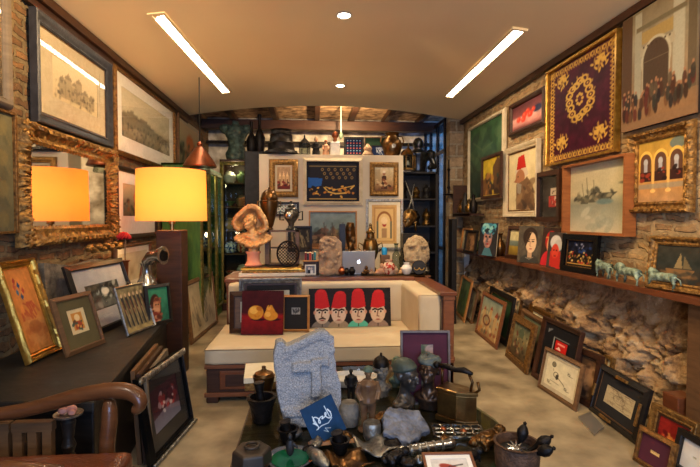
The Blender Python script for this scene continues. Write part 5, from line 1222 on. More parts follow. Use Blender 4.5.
MB().ell((0,0,1.62),(.04,.04,.06)).build('bulb', mat('bulb_glow',(255,230,180),emit=(255,206,130),estr=12), r, smooth=True)
pl = bpy.data.lights.new('lamp_bulb_light','POINT'); pl.energy=12; pl.color=lin((255,214,146)); pl.shadow_soft_size=.06; po=bpy.data.objects.new('lamp_bulb_light',pl); COL.objects.link(po); po.location=(lx,ly,1.78)
# display lights inside the two cabinets, plus an unseen fill light before the gilt one
for (x,y,z,e) in ((-1.29,8.1,2.4,5),(-1.6,7.2,2.15,6),(-1.29,7.7,1.3,3)):
    l = bpy.data.lights.new('cabinet_light','POINT'); l.energy=e*.55; l.color=lin((255,226,180)); l.shadow_soft_size=.04; o=bpy.data.objects.new('cabinet_light',l); COL.objects.link(o); o.location=(x,y,z)
# ================= chest at the left and what stands on it =================
CZ = .65
c = [(-1.07,2.36),(-1.34,4.52),(-2.0,4.55),(-2.0,2.46)]
def slab(mb, pts, z0, z1):
    n=len(pts); return mb.add([(x,y,z0) for x,y in pts]+[(x,y,z1) for x,y in pts],[tuple(range(n))[::-1],tuple(range(n,2*n))]+[(i,(i+1)%n,(i+1)%n+n,i+n) for i in range(n)])
def inset(pts,k): cx=sum(p[0] for p in pts)/len(pts); cy=sum(p[1] for p in pts)/len(pts); return [(cx+(x-cx)*k,cy+(y-cy)*k) for x,y in pts]
r = empty('storage_chest',(0,0,0),0,0,'long black painted chest along the left wall carrying propped frames','chest')
slab(MB(),inset(c,.94),.0,.57).build('body',M['wood_black'],r,bevel=.01)
slab(MB(),c,.6,CZ).build('lid',mat('worn_black',(42,38,33),(24,22,20),rough=.55,scale=5,bump=.2),r,bevel=.008)
slab(MB(),inset(c,.97),.57,.6).build('lid_moulding',M['wood_black'],r,bevel=.008)
leanpic((31,366),(65,350),(0,263),.3,CZ,'large gold frame round an orange sheet with coloured diamonds',(.05,.04,'ornate',M['gilt_bright'],.3),A_orange_gold,inner=(.01,M['gilt_bright']),res=110)
leanpic((10,352),(52,332),(14,238),.42,CZ,'gold frame tilted behind the orange sheet at the left edge',(.06,.035,'scoop',M['gilt_bright']),A_pale,push=.1,res=24)
leanpic((68.5,358.5),(107,343),(50,300),.3,CZ,'small brown wood frame with a tiny figure on an olive mount',(.035,.025,'bevel',M['wood_mid']),A_tiny_figure,mount=((.075,.075,.07,.09),M['mount_olive']),res=50)
leanpic((89,341),(142,317),(69,267),.3,CZ,'large black frame with a grey mount and small dark photograph',(.05,.035,'bevel',M['wood_black']),A_photo_bw,mount=((.13,.13,.13,.13),M['mount_grey']),glass=True,res=60)
leanpic((128.5,337),(157,326),(111,289),.3,CZ,'thin silver and brown framed row of marching figures',(.018,.02,'round',M['silver_old']),A_marchers,res=80)
leanpic((150,328),(175.5,322),(147,286.5),.12,CZ,'small black frame with a reclining face on green, far end of the chest',(.03,.025,'bevel',M['wood_black']),A_green_face,res=50,push=.02)
# stacked frames between chest and big frame
for i,(x,m,l) in enumerate(((-1.13,'wood_mid','brown frame closest to the black chest in the edge-on stack'),(-1.095,'wood_dark','dark brown frame in the middle of the edge-on stack by the chest'),(-1.06,'wood_grey','greyish frame outermost of the edge-on stack by the chest'))):
    picture(l,'picture',.66,.6-.02*i,(x,3.32,0),PI/2+.1,.06,(.04,.025,'flat',M[m]),A_pale,res=12)
rr = leanpic((154,470),(196,421),(136,382),.16,0,'large black frame with a silver carved top rail leaning on the chest',(.05,.045,'bevel',M['black_gloss']),A_maroon_glassy,mount=((.1,.1,.09,.1),M['mount_black']),glass=True,res=90)
loc,W,H,rz = lean_rect((154,470),(196,421),(136,382),.16)
nn = int(W/.03)
for z in (H-.02,.012):
    mb = MB()
    for k in range(nn): mb.ell((-W/2+(k+.5)*W/nn,-.046,z),(.02,.014,.024 if z > .1 else .012),rot=(0,.5*(-1)**k,0),nu=8,nv=6)
    mb.build('carved_rail',M['silver_old'],rr,smooth=True)
leanpic((193,345),(219,322.5),(188,282),.1,0,'brown framed grey drawing leaning on the floor before the green cabinet',(.05,.035,'bevel',M['wood_mid']),A_sketch_grey,mount=(.03,M['mount_sand']),res=60)
# coffee pot
p = (-1.494,4.36,CZ); r = empty('silver_coffee_pot',p,.2,0,'tall silver coffee pot with a flared horn mouth behind the frames','coffee pot')
MB().lathe([(.09,0),(.1,.02),(.05,.05),(.05,.12),(.1,.2),(.11,.27),(.08,.34),(.045,.4),(.04,.46),(.06,.5)],24).build('body',M['silver'],r,smooth='auto')
MB().tube([(-.0,0,.5),(.04,-.03,.56),(.1,-.06,.57)],[.05,.055,.06],16).tube([(.1,-.06,.57),(.15,-.09,.575),(.155,-.093,.575)],[.06,.085,.06],16).build('horn',M['silver'],r,smooth='auto')
MB().tube([(.14,-.086,.574),(.158,-.096,.576)],[.05,.055],16).build('horn_mouth',M['black_gloss'],r)
MB().tube([(-.09,0,.3),(-.17,0,.34),(-.16,0,.16),(-.1,0,.18)],.01,8).build('handle',M['silver'],r,smooth=True)
r = empty('copper_ewer',(-1.72,4.44,CZ),.2,0,'slim copper ewer with a curved spout beside the silver pot','ewer')
MB().lathe([(.07,0),(.06,.03),(.09,.15),(.08,.25),(.03,.36),(.035,.5),(.05,.52)],20).build('body',M['copper'],r,smooth='auto'); MB().tube([(.07,0,.18),(.13,0,.3),(.15,-.0,.46),(.19,0,.5)],[.025,.018,.014,.012],8).build('spout',M['copper'],r,smooth=True)
r = empty('dried_flower',(-1.52,3.9,CZ),0,0,'dried dark red flower head on a stem behind the pots','flower'); r.location=(-1.72,4.44,CZ+.56)
mb = MB(); 
for k in range(26):
    a=k*2.4; q=.045*math.sqrt(k/26); mb.ell((q*math.cos(a),q*math.sin(a),.17+.03*(1-k/26)),(.02,.008,.028),rot=(.6*math.sin(a),-.6*math.cos(a),a),nu=8,nv=6)
mb.build('petals',M['red_cloth'],r,smooth=True); MB().tube([(0,0,-.3),(.01,0,.17)],.006,6).build('stem',M['wood_mid'],r)

# ================= armchair =================
r = empty('armchair',(0,0,0),0,0,'antique wooden armchair with a scrolled arm and brown leather seat at lower left','armchair')
az = .76
arm = [onY(145,388,2.2)]
pts = [(-1.62,2.2,.66),(-1.4,2.2,.665),(-1.22,2.2,.70),(-1.08,2.2,.745),(-.95,2.2,.765),(-.86,2.2,.765),(-.80,2.19,.745),(-.775,2.18,.71),(-.795,2.18,.675),(-.825,2.18,.68)]
mb = MB().tube(pts,[.03,.032,.034,.036,.038,.04,.04,.036,.03,.02],12,M=Matrix.Translation((0,0,0)))
mb.build('armrest',M['wood_chair'],r,smooth=True,sub=1)
MB().tube([(-.93,2.2,.74),(-.925,2.2,.62),(-.95,2.2,.5),(-.93,2.19,.42)],[.032,.04,.035,.04],10).build('arm_post',M['wood_chair'],r,smooth=True,sub=1)
MB().tube([(-1.62,2.2,.62),(-1.6,2.2,.7),(-1.68,2.2,1.0)],[.03,.032,.03],10).build('back_post',M['wood_chair'],r,smooth=True)
MB().tube([(-1.62,1.5,.62),(-1.6,1.5,.7),(-1.68,1.5,1.0)],[.03,.032,.03],10).build('back_post',M['wood_chair'],r,smooth=True)
MB().tube([(-1.62,1.5,.66),(-1.22,1.5,.70),(-.95,1.5,.765),(-.80,1.5,.745),(-.80,1.5,.675)],[.03,.034,.038,.04,.02],12).build('armrest',M['wood_chair'],r,smooth=True)
MB().tube([(-.93,1.5,.74),(-.95,1.5,.5),(-.93,1.5,.42)],[.032,.035,.04],10).build('arm_post',M['wood_chair'],r,smooth=True)
MB().box(-1.66,1.5,.6,-1.62,2.2,.98).build('back_panel',M['leather'],r,bevel=.015)
for y in (1.52,2.18):
    for x in (-.85,-1.6): MB().tube([(x,y,.4),(x+.01,y,.2),(x,y,0)],[.035,.028,.02],10).build('leg',M['wood_chair'],r,smooth=True)
MB().box(-1.63,1.48,.33,-.82,2.22,.40).build('seat_rail',M['wood_chair'],r,bevel=.01)
soft(-1.6,1.46,.40,-.80,2.14,.515,'seat_cushion',M['leather'],r,.006,3)
mb=MB()
for k in range(22): mb.ell((-.815,1.5+k*.03,.385),.008,nu=8,nv=6)
mb.build('nail_head',M['brass'],r,smooth=True)
# dark baluster candle stand with dish
cs = onZ(65,470,.0); r = empty('candle_stand',(-1.22,2.3,0),0,0,'black turned candle stand with a dish of pink stones under the chair arm','candle stand')
r.location = (-1.145,2.27,0); r.scale=(.72,.72,1.1)
MB().lathe([(.09,0),(.09,.02),(.04,.05),(.045,.2),(.03,.24),(.05,.3),(.05,.38),(.03,.41),(.045,.44),(.03,.47),(.04,.52),(.045,.545),(.03,.56)],20).build('stem',M['wood_black'],r,smooth='auto')
MB().lathe([(.03,.56),(.085,.572),(.088,.58),(.03,.572)],24).build('dish',M['silver_old'],r,smooth='auto')
for i,(x,y,s_) in enumerate(((-.03,0,.022),(.012,.012,.026),(.03,-.02,.018))):
    tag(MB().ell((0,0,0),(s_,s_*.8,s_*.75)).build('pink_stone',M['pink_stone'],loc=(-1.145+x*.8,2.27+y*.8,.634+s_*.7),smooth=True,),('left','middle','small right')[i]+' pink stone in the dish of the candle stand','stone','pink stones in the dish')
# wooden crate at far left under the arm
for i,(x0,l) in enumerate(((-1.49,'brown slatted wooden crate stacked low behind the armchair, left one'),(-1.3,'brown slatted wooden crate low behind the armchair, next to the candle stand'))):
    r = empty('wooden_crate',(x0,2.27,0),0,.0,l,'crate')
    for z in (0,.56): MB().box(-.09,-.02,z,.09,.02,z+.045).build('rail',M['wood_mid'],r)
    for k in range(3): MB().box(-.085+k*.065,-.018,.04,-.045+k*.065,.018,.56).build('slat',M['wood_mid'],r)

# ================= coffee table =================
T = .46
r = empty('coffee_table',(0,0,0),0,0,'large low glass-topped wooden coffee table crowded with stone and metal curios','coffee table')
tp = [(-.37,1.35),(.92,1.35),(1.0,1.6),(1.0,2.45),(.9,2.85),(.86,3.46),(-.37,3.46)]
M['table_wood'] = mat('table_wood',(84,62,42),(48,36,26),rough=.4,scale=4,stretch=(1,6,1),bump=.15)
slab(MB(),tp,.40,.445).build('wooden_top',M['table_wood'],r,bevel=.006)
slab(MB(),inset(tp,.985),.446,.458).build('glass_top',M['table_glass'],r)
for x,y in ((-.3,1.45),(.8,1.45),(-.3,3.34),(.72,3.34)): MB().box(x,y,0,x+.09,y+.09,.4).build('leg',M['wood_dark'],r,bevel=.006)
MB().box(-.28,1.5,.12,.8,3.4,.15).build('lower_shelf',M['wood_dark'],r)
T = .46
def at(px,py): p = onZ(px,py,T); return (p.x,p.y,T)
# stele
P = at(308,425); k_ = P[1]/F
r = empty('stone_stele',(P[0]+.02,P[1]+.02,T),.1,.12,'large grey carved stone block with twin peaks and a raised T-shaped face','stone carving')
W_=.38; H_=.50
out = [(-.14,0),(.15,.0),(.155,.2),(.13,.28),(.115,.45),(.085,.49),(.045,.495),(-.06,.445),(-.13,.42),(-.155,.45),(-.185,.44),(-.2,.37),(-.18,.15)]
mb = MB().prism(out,-.06,.07)
mb.box(-.005,-.088,.15,.045,-.05,.35).box(-.105,-.084,.285,-.0,-.05,.335).box(.04,-.08,.31,.085,-.05,.35).box(-.145,-.072,.06,.13,-.05,.1)
mb.prism([(-.15,.35),(-.11,.35),(-.105,.39),(.05,.45),(.09,.43),(.095,.37),(.125,.37),(.12,.46),(.05,.49),(-.13,.42)],-.07,-.05)
fuse(mb,'block',M['stone_blue'],r,voxel=.0065,smooth=1,disp=.005,dscale=13)
# blue card with signature
p = at(331,444); r = empty('blue_signature_card',(p[0],p[1],T+.012),.1,.3,'dark blue square card with a white scribbled signature before the stone block','card')
a = Art(.2,.2,90,3); A_signature(a); pf=paint_mesh('printed_face',a,.17,.18,-.006,r,thick=.006); pf.rotation_euler=(0,-.4,0); pf.location=(.0,0,.02)
MB().box(-.11,-.03,-.01,.11,.02,.005).build('wooden_stand',M['wood_honey'],r)
# white box and tray
p=at(262,388); r = empty('paper_box',(p[0]+.0,p[1]+.12,T),.1,0,'white lidded paper box with gold edges behind the stone block','box')
MB().box(-.12,-.16,0,.1,.14,.05).build('body',M['gilt'],r,bevel=.003); MB().box(-.125,-.165,.05,.105,.145,.085).build('lid',M['paper'],r,bevel=.003)
p=at(352,386); r = empty('marble_tray',(p[0],p[1]+.05,T),0,0,'white oval marble tray behind the small statues','tray')
mb=MB().lathe([(.11,0),(.13,.02),(.14,.05),(.125,.05),(.11,.025)],28,sx=1.3,sy=.8).build('dish',M['ceramic_white'],r,smooth='auto')
def person_statue(px,py,h,label,m,rz=0,cloth=None,hat=None):
    p=at(px,py); r=empty('standing_statuette',p,rz,0,label,'statuette'); mb=MB()
    mb.lathe([(.16*h,0),(.17*h,.03*h),(.13*h,.05*h)],16)
    for q in (-1,1): mb.tube([(q*.06*h,0,.03*h),(q*.065*h,0,.25*h),(q*.06*h,0,.48*h)],[.045*h,.055*h,.075*h],10); mb.ell((q*.065*h,-.04*h,.05*h),(.035*h,.07*h,.025*h)); mb.tube([(q*.13*h,0,.76*h),(q*.18*h,0,.6*h),(q*.13*h,-.09*h,.5*h)],[.042*h,.038*h,.03*h],9)
    mb.tube([(0,0,.45*h),(0,0,.55*h),(0,0,.74*h),(0,0,.8*h)],[.13*h,.12*h,.14*h,.08*h],14)
    mb.tube([(0,0,.78*h),(0,0,.86*h)],[.045*h,.04*h],8); head_prims(mb,(0,-.01*h,.9*h),.17*h)
    fuse(mb,'figure',m,r,voxel=h/75,smooth=2)
    if hat: MB().lathe([(.09*h,.94*h),(.075*h,.965*h),(.05*h,1.0*h),(.002,1.02*h)],14).build('cap',hat,r,smooth='auto')
    return r
person_statue(368,430,.33,'small glazed statuette of a standing man in a brown coat',mat('glazed_brown',(66,42,28),(120,90,62),rough=.25,scale=12,bump=.2),.1,hat=M['verdigris'])
person_statue(351,401,.20,'small black statuette with a raised block of stone behind the brown man',M['black_stone'],-.2)
tag(MB().lathe([(.05,0),(.06,.05),(.055,.1),(.04,.12)],14).build('grey_pebble',M['stone_grey'],loc=(at(349,424)[0],at(349,424)[1],T),smooth='auto'),'small round grey stone between the blue card and the brown statuette','stone')
def bust(px,py,h,label,m,base,rz=0,tilt=0,hat=None,hatm=None,rough=.0):
    p=at(px,py); r=empty('bust',p,rz,0,label,'bust'); mb=MB()
    mb.ell((0,.02*h,.2*h),(.3*h,.15*h,.13*h)); mb.lathe([(.2*h,0),(.19*h,.03*h),(.2*h,.12*h),(.24*h,.2*h)],16,sy=.7); mb.tube([(0,.02*h,.25*h),(0,.01*h,.4*h),(0,-.02*h,.58*h)],[.15*h,.1*h,.1*h],12); head_prims(mb,(0,-.03*h,.72*h),.54*h,tilt=tilt,nose=1.2)
    for k in (-1,1): mb.tube([(k*.12*h,.02*h,.36*h),(k*.1*h,-.1*h,.28*h),(0,-.14*h,.16*h)],[.03*h,.035*h,.03*h],8)
    fuse(mb,'head_and_shoulders',m,r,voxel=h/60,smooth=2,disp=rough*h,dscale=14/h)
    if hat=='scarf':
        hb=MB(); 
        hb.ell((0,.02*h,.86*h),(.2*h,.235*h,.165*h)); hb.tube([(.185*h*math.cos(a),.01*h+.22*h*math.sin(a),(.82-.06*math.sin(a))*h) for a in np.linspace(0,2*PI,20)[:-1]],.022*h,8,closed=True); hb.ell((0,.16*h,.65*h),(.1*h,.07*h,.14*h))
        fuse(hb,'headscarf',hatm,r,voxel=h/50,smooth=2)
    if hat=='turban':
        hb=MB()
        for j,(rr,z) in enumerate(((.17,.85),(.185,.89),(.15,.94),(.08,.97))): hb.tube([(rr*h*math.cos(a),.02*h+rr*h*math.sin(a),(z+.02*math.sin(a*2+j))*h) for a in np.linspace(0,2*PI,22)[:-1]],.04*h,8,closed=True)
        fuse(hb,'turban',hatm,r,voxel=h/50,smooth=1)
    if hat=='helmet': MB().lathe([(.2*h,.76*h),(.21*h,.84*h),(.17*h,.96*h),(.08*h,1.03*h),(.03*h,1.05*h),(.03*h,1.1*h),(.002,1.13*h)],18,sy=1.1).build('helmet',hatm,r,smooth='auto')
    return r
dark=M['black_stone']
bust(405,414,.31,'black bust with a smooth headscarf, facing right',mat('dark_patina',(92,84,76),(34,31,29),rough=.28,metal=.5,scale=12,bump=.15),None,rz=.75,tilt=.1,hat='scarf',hatm=mat('scarf_patina',(90,98,84),(50,56,50),rough=.5,metal=.3))
bust(429,408,.31,'dark bust with a wound turban, chin raised, before the maroon frame',mat('dark_bronze',(96,74,58),(34,28,25),rough=.3,metal=.6,scale=12,bump=.15),None,rz=-.5,tilt=-.35,hat='turban',hatm=mat('patina_light',(104,112,104),(50,56,54),rough=.5,scale=12))
bust(381,396,.24,'grey stone bust with a pointed helmet behind the brown statuette',M['stone_grey'],None,rz=.2,hat='helmet',hatm=M['iron_old'],rough=.02)
bust(397,386,.2,'small dark green bust at the back of the table, behind the headscarf bust',M['verdigris'],None,rz=.3)
# rock slab
p=at(404,440); r=empty('rock_slab',(p[0],p[1]+.03,T+.02),.1,0,'blue-grey rough slab of rock lying before the headscarf bust','rock')
mb=MB(); slab(mb,[(-.12,-.07),(.0,-.12),(.13,-.03),(.10,.08),(-.05,.1),(-.1,.06)],0,.035); fuse(mb,'slab',mat('slate_blue',(128,130,138),(70,72,80),rough=.6,scale=18,bump=.6),r,voxel=.006,smooth=1,disp=.01,dscale=22,rot=(.42,.12,0),loc=(0,0,.03))
p=at(386,425); tag(fuse(MB().ell((0,0,.035),(.07,.05,.035)),'brown_rock',M['bronze'],None,voxel=.006,smooth=2,disp=.015,dscale=20,loc=p),'small brown stone resting left of the headscarf bust','rock')
# iron
p=at(459,424); r=empty('charcoal_iron',(p[0]+.0,p[1]+.04,T),-.8,0,'antique brass charcoal iron with a raised bar handle','iron')
def boat(s,z0,z1): return [(x*s,y*s,z) for z in (z0,z1) for x,y in ((-.1,-.055),(.03,-.06),(.08,-.04),(.13,0),(.08,.04),(.03,.06),(-.1,.055))]
def boatm(s,z0,z1): 
    n=7; return MB().add([(x*.85,y*.95,z) for x,y,z in boat(s,z0,z1)],[tuple(range(n))[::-1],tuple(range(n,2*n))]+[(i,(i+1)%n,(i+1)%n+n,i+n) for i in range(n)])
boatm(1.15,.0,.03).build('sole',M['brass'],r,bevel=.004); boatm(1.05,.03,.16).build('body',M['brass'],r,bevel=.004); boatm(1.12,.16,.18).build('lid',M['brass'],r,bevel=.004)
MB().tube([(-.09,0,.18),(-.09,0,.27)],.008,8).build('handle_post',M['bronze'],r,smooth=True)
MB().tube([(.08,0,.18),(.09,0,.23),(.07,0,.27)],.008,8).build('handle_post',M['bronze'],r,smooth=True)
MB().tube([(-.12,0,.28),(-.06,0,.285),(-.01,0,.275),(.04,0,.285),(.09,0,.275)],[.01,.017,.013,.017,.009],12).build('handle',M['iron_old'],r,smooth=True)
MB().ell((-.125,0,.28),.02).build('knob',M['iron_old'],r,smooth=True)
MB().tube([(.1,0,.17),(.13,0,.2),(.12,0,.24)],.008,7).build('latch',M['bronze'],r,smooth=True)
# maroon frame
leanpic((401,405),(451,405),(401,331),.1,T,'pale thin framed maroon mount with a small inset print at the back of the table',(.014,.025,'flat',mat('grey_frame',(120,104,92),(88,74,64),rough=.5,metal=.3,scale=20)),A_maroon_inset,mount=((.11,.085,.07,.06),M['mount_maroon']),push=.0,res=50)
r_=[o for o in bpy.data.objects if o.type=='EMPTY' and 'maroon mount with a small inset' in str(o.get('label',''))][0]
loc,W,H,rz=lean_rect((404,402),(452,402),(403,331),.12,T); 
# lattice plate
p=at(461,436); r=empty('pierced_plate',(p[0]-.01,p[1]+.02,T+.01),-.12,0,'pierced silver plate with ring ornament on small feet','plate')
mb=MB().box(-.13,-.07,0,.13,-.062,.012).box(-.13,.062,0,.13,.07,.012).box(-.13,-.07,0,-.122,.07,.012).box(.122,-.07,0,.13,.07,.012)
for i in range(5):
    for j in range(3):
        cx,cy=-.1+i*.05,-.045+j*.045; mb.tube([(cx+.027*math.cos(a),cy+.025*math.sin(a),.008) for a in np.linspace(0,2*PI,13)[:-1]],.0045,5,closed=True)
mb.build('lattice',M['silver'],r,smooth=False)
MB().lathe([(.018,-.01),(.016,.012),(.004,.018)],12,M=Matrix.Translation((.03,.0,.0))).lathe([(.018,-.01),(.016,.012),(.004,.018)],12,M=Matrix.Translation((-.07,.02,.0))).build('boss',M['copper'],r,smooth=True)
# scroll case
p=at(426,453); r=empty('scroll_case',(p[0],p[1],T+.026),.22,0,'engraved silver scroll case lying before the pierced plate','scroll case')
RX=Matrix.Rotation(PI/2,4,'Y')
MB().lathe([(.002,-.17),(.012,-.16),(.014,-.15),(.024,-.13),(.026,-.12),(.022,-.11),(.024,0),(.022,.11),(.026,.12),(.024,.14),(.012,.155),(.002,.16)],18,M=RX).build('tube',M['silver'],r,smooth='auto')
mb=MB()
for x in (-.08,-.04,.0,.04,.08): mb.lathe([(.0255,x-.005),(.0255,x+.005)],18,M=RX)
mb.build('band',M['silver_old'],r)
# printed card
p=at(455,486); picture('small brown framed print with a red and grey bird lying at the table front','picture',.22,.16,(p[0],p[1]-.0,T+.005),-.05,1.25,(.012,.012,'flat',M['wood_red']),A_red_bird,mount=(.02,M['mount_white']),res=50)
# basket mortar
p=at(527,476); r=empty('woven_basket',(.87,1.9,T),0,0,'brown round basket of metal pestles and a silver sun at the table corner','basket')
MB().lathe([(.075,0),(.09,.04),(.094,.1),(.09,.13),(.098,.14),(.086,.14),(.08,.1),(.07,.02)],28).build('bowl',mat('basket_brown',(96,66,44),(56,38,26),rough=.6,scale=30,bump=.5),r,smooth='auto')
for i,(x,y,a,b,l) in enumerate(((.03,.03,.25,.1,'dark metal pestle upright in the basket'),(.09,-.02,.9,-.3,'dark metal pestle sticking out of the basket to the right'),(.07,-.08,1.0,-.9,'dark metal pestle sticking out of the basket towards the viewer'))):
    mm_=Matrix.Rotation(b,4,'Z') @ Matrix.Rotation(a,4,'Y')
    tag(MB().lathe([(.014,-.1),(.012,0),(.018,.03),(.032,.06),(.034,.085),(.022,.11),(.008,.125),(.012,.135),(.002,.145)],16,M=mm_).build('metal_pestle',M['iron_old'],loc=(.87+x*.7,1.9+y*.7,T+.115),scale=.72,smooth='auto'),l,'pestle')
mb=MB(); 
for k in range(10): a=k*2*PI/10; mb.tube([(.012*math.cos(a),.012*math.sin(a),0),(.04*math.cos(a),.04*math.sin(a),.004)],[.008,.003],5)
mb.ell((0,0,.004),(.016,.016,.008)); tag(mb.build('silver_sun',M['silver'],loc=(.85,1.86,T+.13),rot=(.4,0,0)),'silver sunburst ornament lying in the basket','ornament')
tag(MB().lathe([(.072,.09),(.072,.108)],20).build('seed_fill',M['black_stone'],loc=(.87,1.9,T)),'dark seeds filling the round basket','seeds',kind='stuff')
# bronze lump figures
for (px,py,s_,m,l) in ((488,446,.11,'bronze','crouching bronze animal between the pierced plate and the basket'),(470,462,.08,'iron_old','rough iron lump beside the bird print'),(396,462,.08,'iron_old','crumpled dark leaf dish at the table front')):
    p=at(px,py); mb=MB().ell((0,0,s_*.35),(s_*.7,s_*.4,s_*.35)).ell((s_*.6,-.01,s_*.6),(s_*.25,s_*.22,s_*.25)).ell((-s_*.5,.02,s_*.2),(s_*.35,s_*.3,s_*.2))
    for q in (-1,1): mb.tube([(s_*.4,q*s_*.25,s_*.3),(s_*.5,q*s_*.3,0)],[s_*.13,s_*.1],8).tube([(-s_*.4,q*s_*.25,s_*.3),(-s_*.45,q*s_*.32,0)],[s_*.14,s_*.1],8)
    tag(fuse(mb,'metal_animal' if m=='bronze' else 'metal_lump',M[m],None,voxel=s_/22,smooth=2,disp=.008,dscale=30,loc=p,rot=(0,0,.4)),l,'ornament')
# mortars at the left
def mortar(px,py,rr,h,m,label,lidded=False,hexa=False):
    p=at(px,py); r=empty('metal_mortar',p,.2,0,label,'mortar')
    if hexa: MB().lathe([(rr,0),(rr*1.05,h*.2),(rr,h*.9),(rr*.9,h)],6).build('box_body',m,r,bevel=.004); MB().tube([(rr*.35*math.cos(a),rr*.35*math.sin(a),h+.012) for a in np.linspace(0,2*PI,17)[:-1]],.007,6,closed=True).build('ring_handle',m,r,smooth=True)
    else:
        MB().lathe([(rr*.7,0),(rr*.75,h*.15),(rr*.85,h*.6),(rr*1.05,h*.9),(rr*1.1,h),(rr*.85,h),(rr*.75,h*.6),(rr*.5,h*.2)],26).build('bowl',m,r,smooth='auto')
        if lidded: MB().lathe([(rr*1.0,h+.001),(rr*.9,h*1.1),(rr*.3,h*1.2),(.012,h*1.25),(.012,h*1.35)],20).build('lid',m,r,smooth='auto')
        else: MB().tube([(0,0,h*.4),(-.01,0,h*1.2),(-.015,0,h*1.6)],[.03,.02,.03],12).build('pestle',m,r,smooth='auto')
    return r
mortar(262,420,.075,.13,M['iron_old'],'black stone mortar with pestle at the table left edge')
mortar(264,402,.06,.16,M['bronze'],'tall lidded bronze canister at the left of the stone block',lidded=True)
mortar(252,466,.085,.08,mat('dark_box',(70,58,46),(44,38,32),rough=.4,metal=.4,scale=9),'hexagonal dark lidded box with a ring handle at the table left edge',hexa=True)
mortar(288,440,.05,.06,M['iron_old'],'low black iron cup in front of the stone block')
mortar(340,452,.045,.06,M['iron_old'],'small black iron cup below the blue card')
# green plate
p=at(290,462); r=empty('green_plate',(p[0],p[1]+.01,T),0,.0,'round green plate with a silver rim and a dark little figure','plate')
MB().lathe([(.08,0),(.105,.015),(.11,.02),(.1,.02),(.08,.008)],32).build('rim',M['silver'],r,smooth='auto'); MB().lathe([(.085,.009),(.085,.014)],32).build('green_glass',M['glass_green'],r)
mb=MB().ell((0,0,.05),(.02,.015,.04)).ell((0,-.004,.1),(.012,.012,.016)).tube([(.015,0,.07),(.035,-.01,.05)],.006,6); tag(fuse(mb,'dark_figurine',M['black_stone'],None,voxel=.003,smooth=1,loc=(p[0],p[1]+.01,T+.012)),'tiny dark figurine standing on the green plate','figurine')
p=at(318,468); tag(MB().lathe([(.0,-.09),(.02,-.07),(.032,0),(.02,.07),(.0,.09)],16,M=Matrix.Rotation(PI/2,4,'X')).build('silver_case',M['silver_old'],loc=(p[0],p[1]+.03,T+.033),rot=(0,0,.5),smooth=True),'silver spindle-shaped case lying right of the green plate','case')
# brass star dishes
for px,py,l in ((375,452,'square pewter dish with upturned corners right of the blue card'),(350,468,'square bronze dish with upturned corners at the table front')):
    p=at(px,py); r=empty('cornered_dish',p,.3,0,l,'dish'); vs=[];fs=[];n=9
    for j in range(n):
        for i in range(n):
            x=(i/(n-1)-.5);y=(j/(n-1)-.5); vs.append((x*.17,y*.15,.012+.16*(abs(x*y))+.01*math.sin(x*9)))
    for j in range(n-1):
        for i in range(n-1): fs.append((j*n+i,j*n+i+1,(j+1)*n+i+1,(j+1)*n+i))
    o=MB().add(vs,fs).build('dish',M['silver_old' if px==375 else 'bronze'],r,smooth=True); sm=o.modifiers.new('t','SOLIDIFY'); sm.thickness=.006
    MB().lathe([(.03,0),(.02,.012)],16).build('foot',M['brass'],r)
tag(MB().lathe([(.035,0),(.045,.02),(.045,.08),(.04,.09)],18).build('silver_cup',M['silver_old'],loc=at(372,440),smooth='auto'),'small round silver cup in front of the brown statuette','cup')
rnd=random.Random(21)
for i,(px,py) in enumerate(((309,452),(316,447),(330,462),(408,466),(420,463),(345,440),(392,448),(296,437),(446,444))):
    p=at(px,py); s_=rnd.uniform(.022,.038)
    o=fuse(MB().ell((0,0,s_*.6),(s_*1.3,s_,s_*.6)).ell((s_*.5,0,s_*.9),(s_*.5,s_*.4,s_*.5)),'metal_trinket',M[('iron_old','silver_old','bronze')[i%3]],None,voxel=s_/10,smooth=1,disp=.004,dscale=40,loc=p,rot=(0,0,i))
    tag(o,('dark iron','old silver','bronze')[i%3]+' trinket '+('behind the silver case','between green plate and blue card','under the blue card corner','left of the bird print','touching the bird print frame','by the small iron cup','beside the rock slab','at the foot of the stone block','by the end of the scroll case')[i],'trinket')

# ================= bronze animals on the shelf =================
def beast(px,py,L_,H_,label,rz,mane=False):
    p=onZ(px,py,1.062); r=empty('bronze_animal',(min(2.43,p.x),p.y,1.062),rz,0,label,'animal figurine'); mb=MB()
    mb.tube([(-L_*.38,0,H_*.6),(-L_*.2,0,H_*.62),(L_*.1,0,H_*.6),(L_*.3,0,H_*.66)],[.19*H_,.2*H_,.21*H_,.24*H_],12)
    mb.tube([(L_*.28,0,H_*.68),(L_*.42,0,H_*.72),(L_*.5,0,H_*.62)],[.22*H_,.17*H_,.11*H_],10)
    mb.ell((L_*.4,0,H_*.78),(.13*H_,.12*H_,.12*H_))
    if mane: mb.ell((L_*.3,0,H_*.74),(.26*H_,.19*H_,.27*H_))
    for x,dx,k in ((.28,.06,1),(.24,-.05,-1),(-.34,-.07,1),(-.28,.05,-1)): mb.tube([(L_*x,k*.1*H_,H_*.55),(L_*(x+dx),k*.11*H_,H_*.3),(L_*(x+dx*.6),k*.11*H_,.03*H_)],[.11*H_,.065*H_,.05*H_],8); mb.ell((L_*(x+dx*.6)+.03*H_,k*.11*H_,.03*H_),(.07*H_,.045*H_,.03*H_))
    mb.tube([(-L_*.4,0,H_*.65),(-L_*.52,0,H_*.55),(-L_*.55,0,H_*.3)],[.05*H_,.035*H_,.045*H_],8)
    for k in (-1,1): mb.ell((L_*.37,k*.08*H_,H_*.9),(.03*H_,.02*H_,.05*H_))
    fuse(mb,'body',mat('patina_bright',(150,168,146),(52,66,56),rough=.5,metal=.25,scale=22,bump=.4,contrast=.14),r,voxel=.006,smooth=2,disp=.005,dscale=34); return r
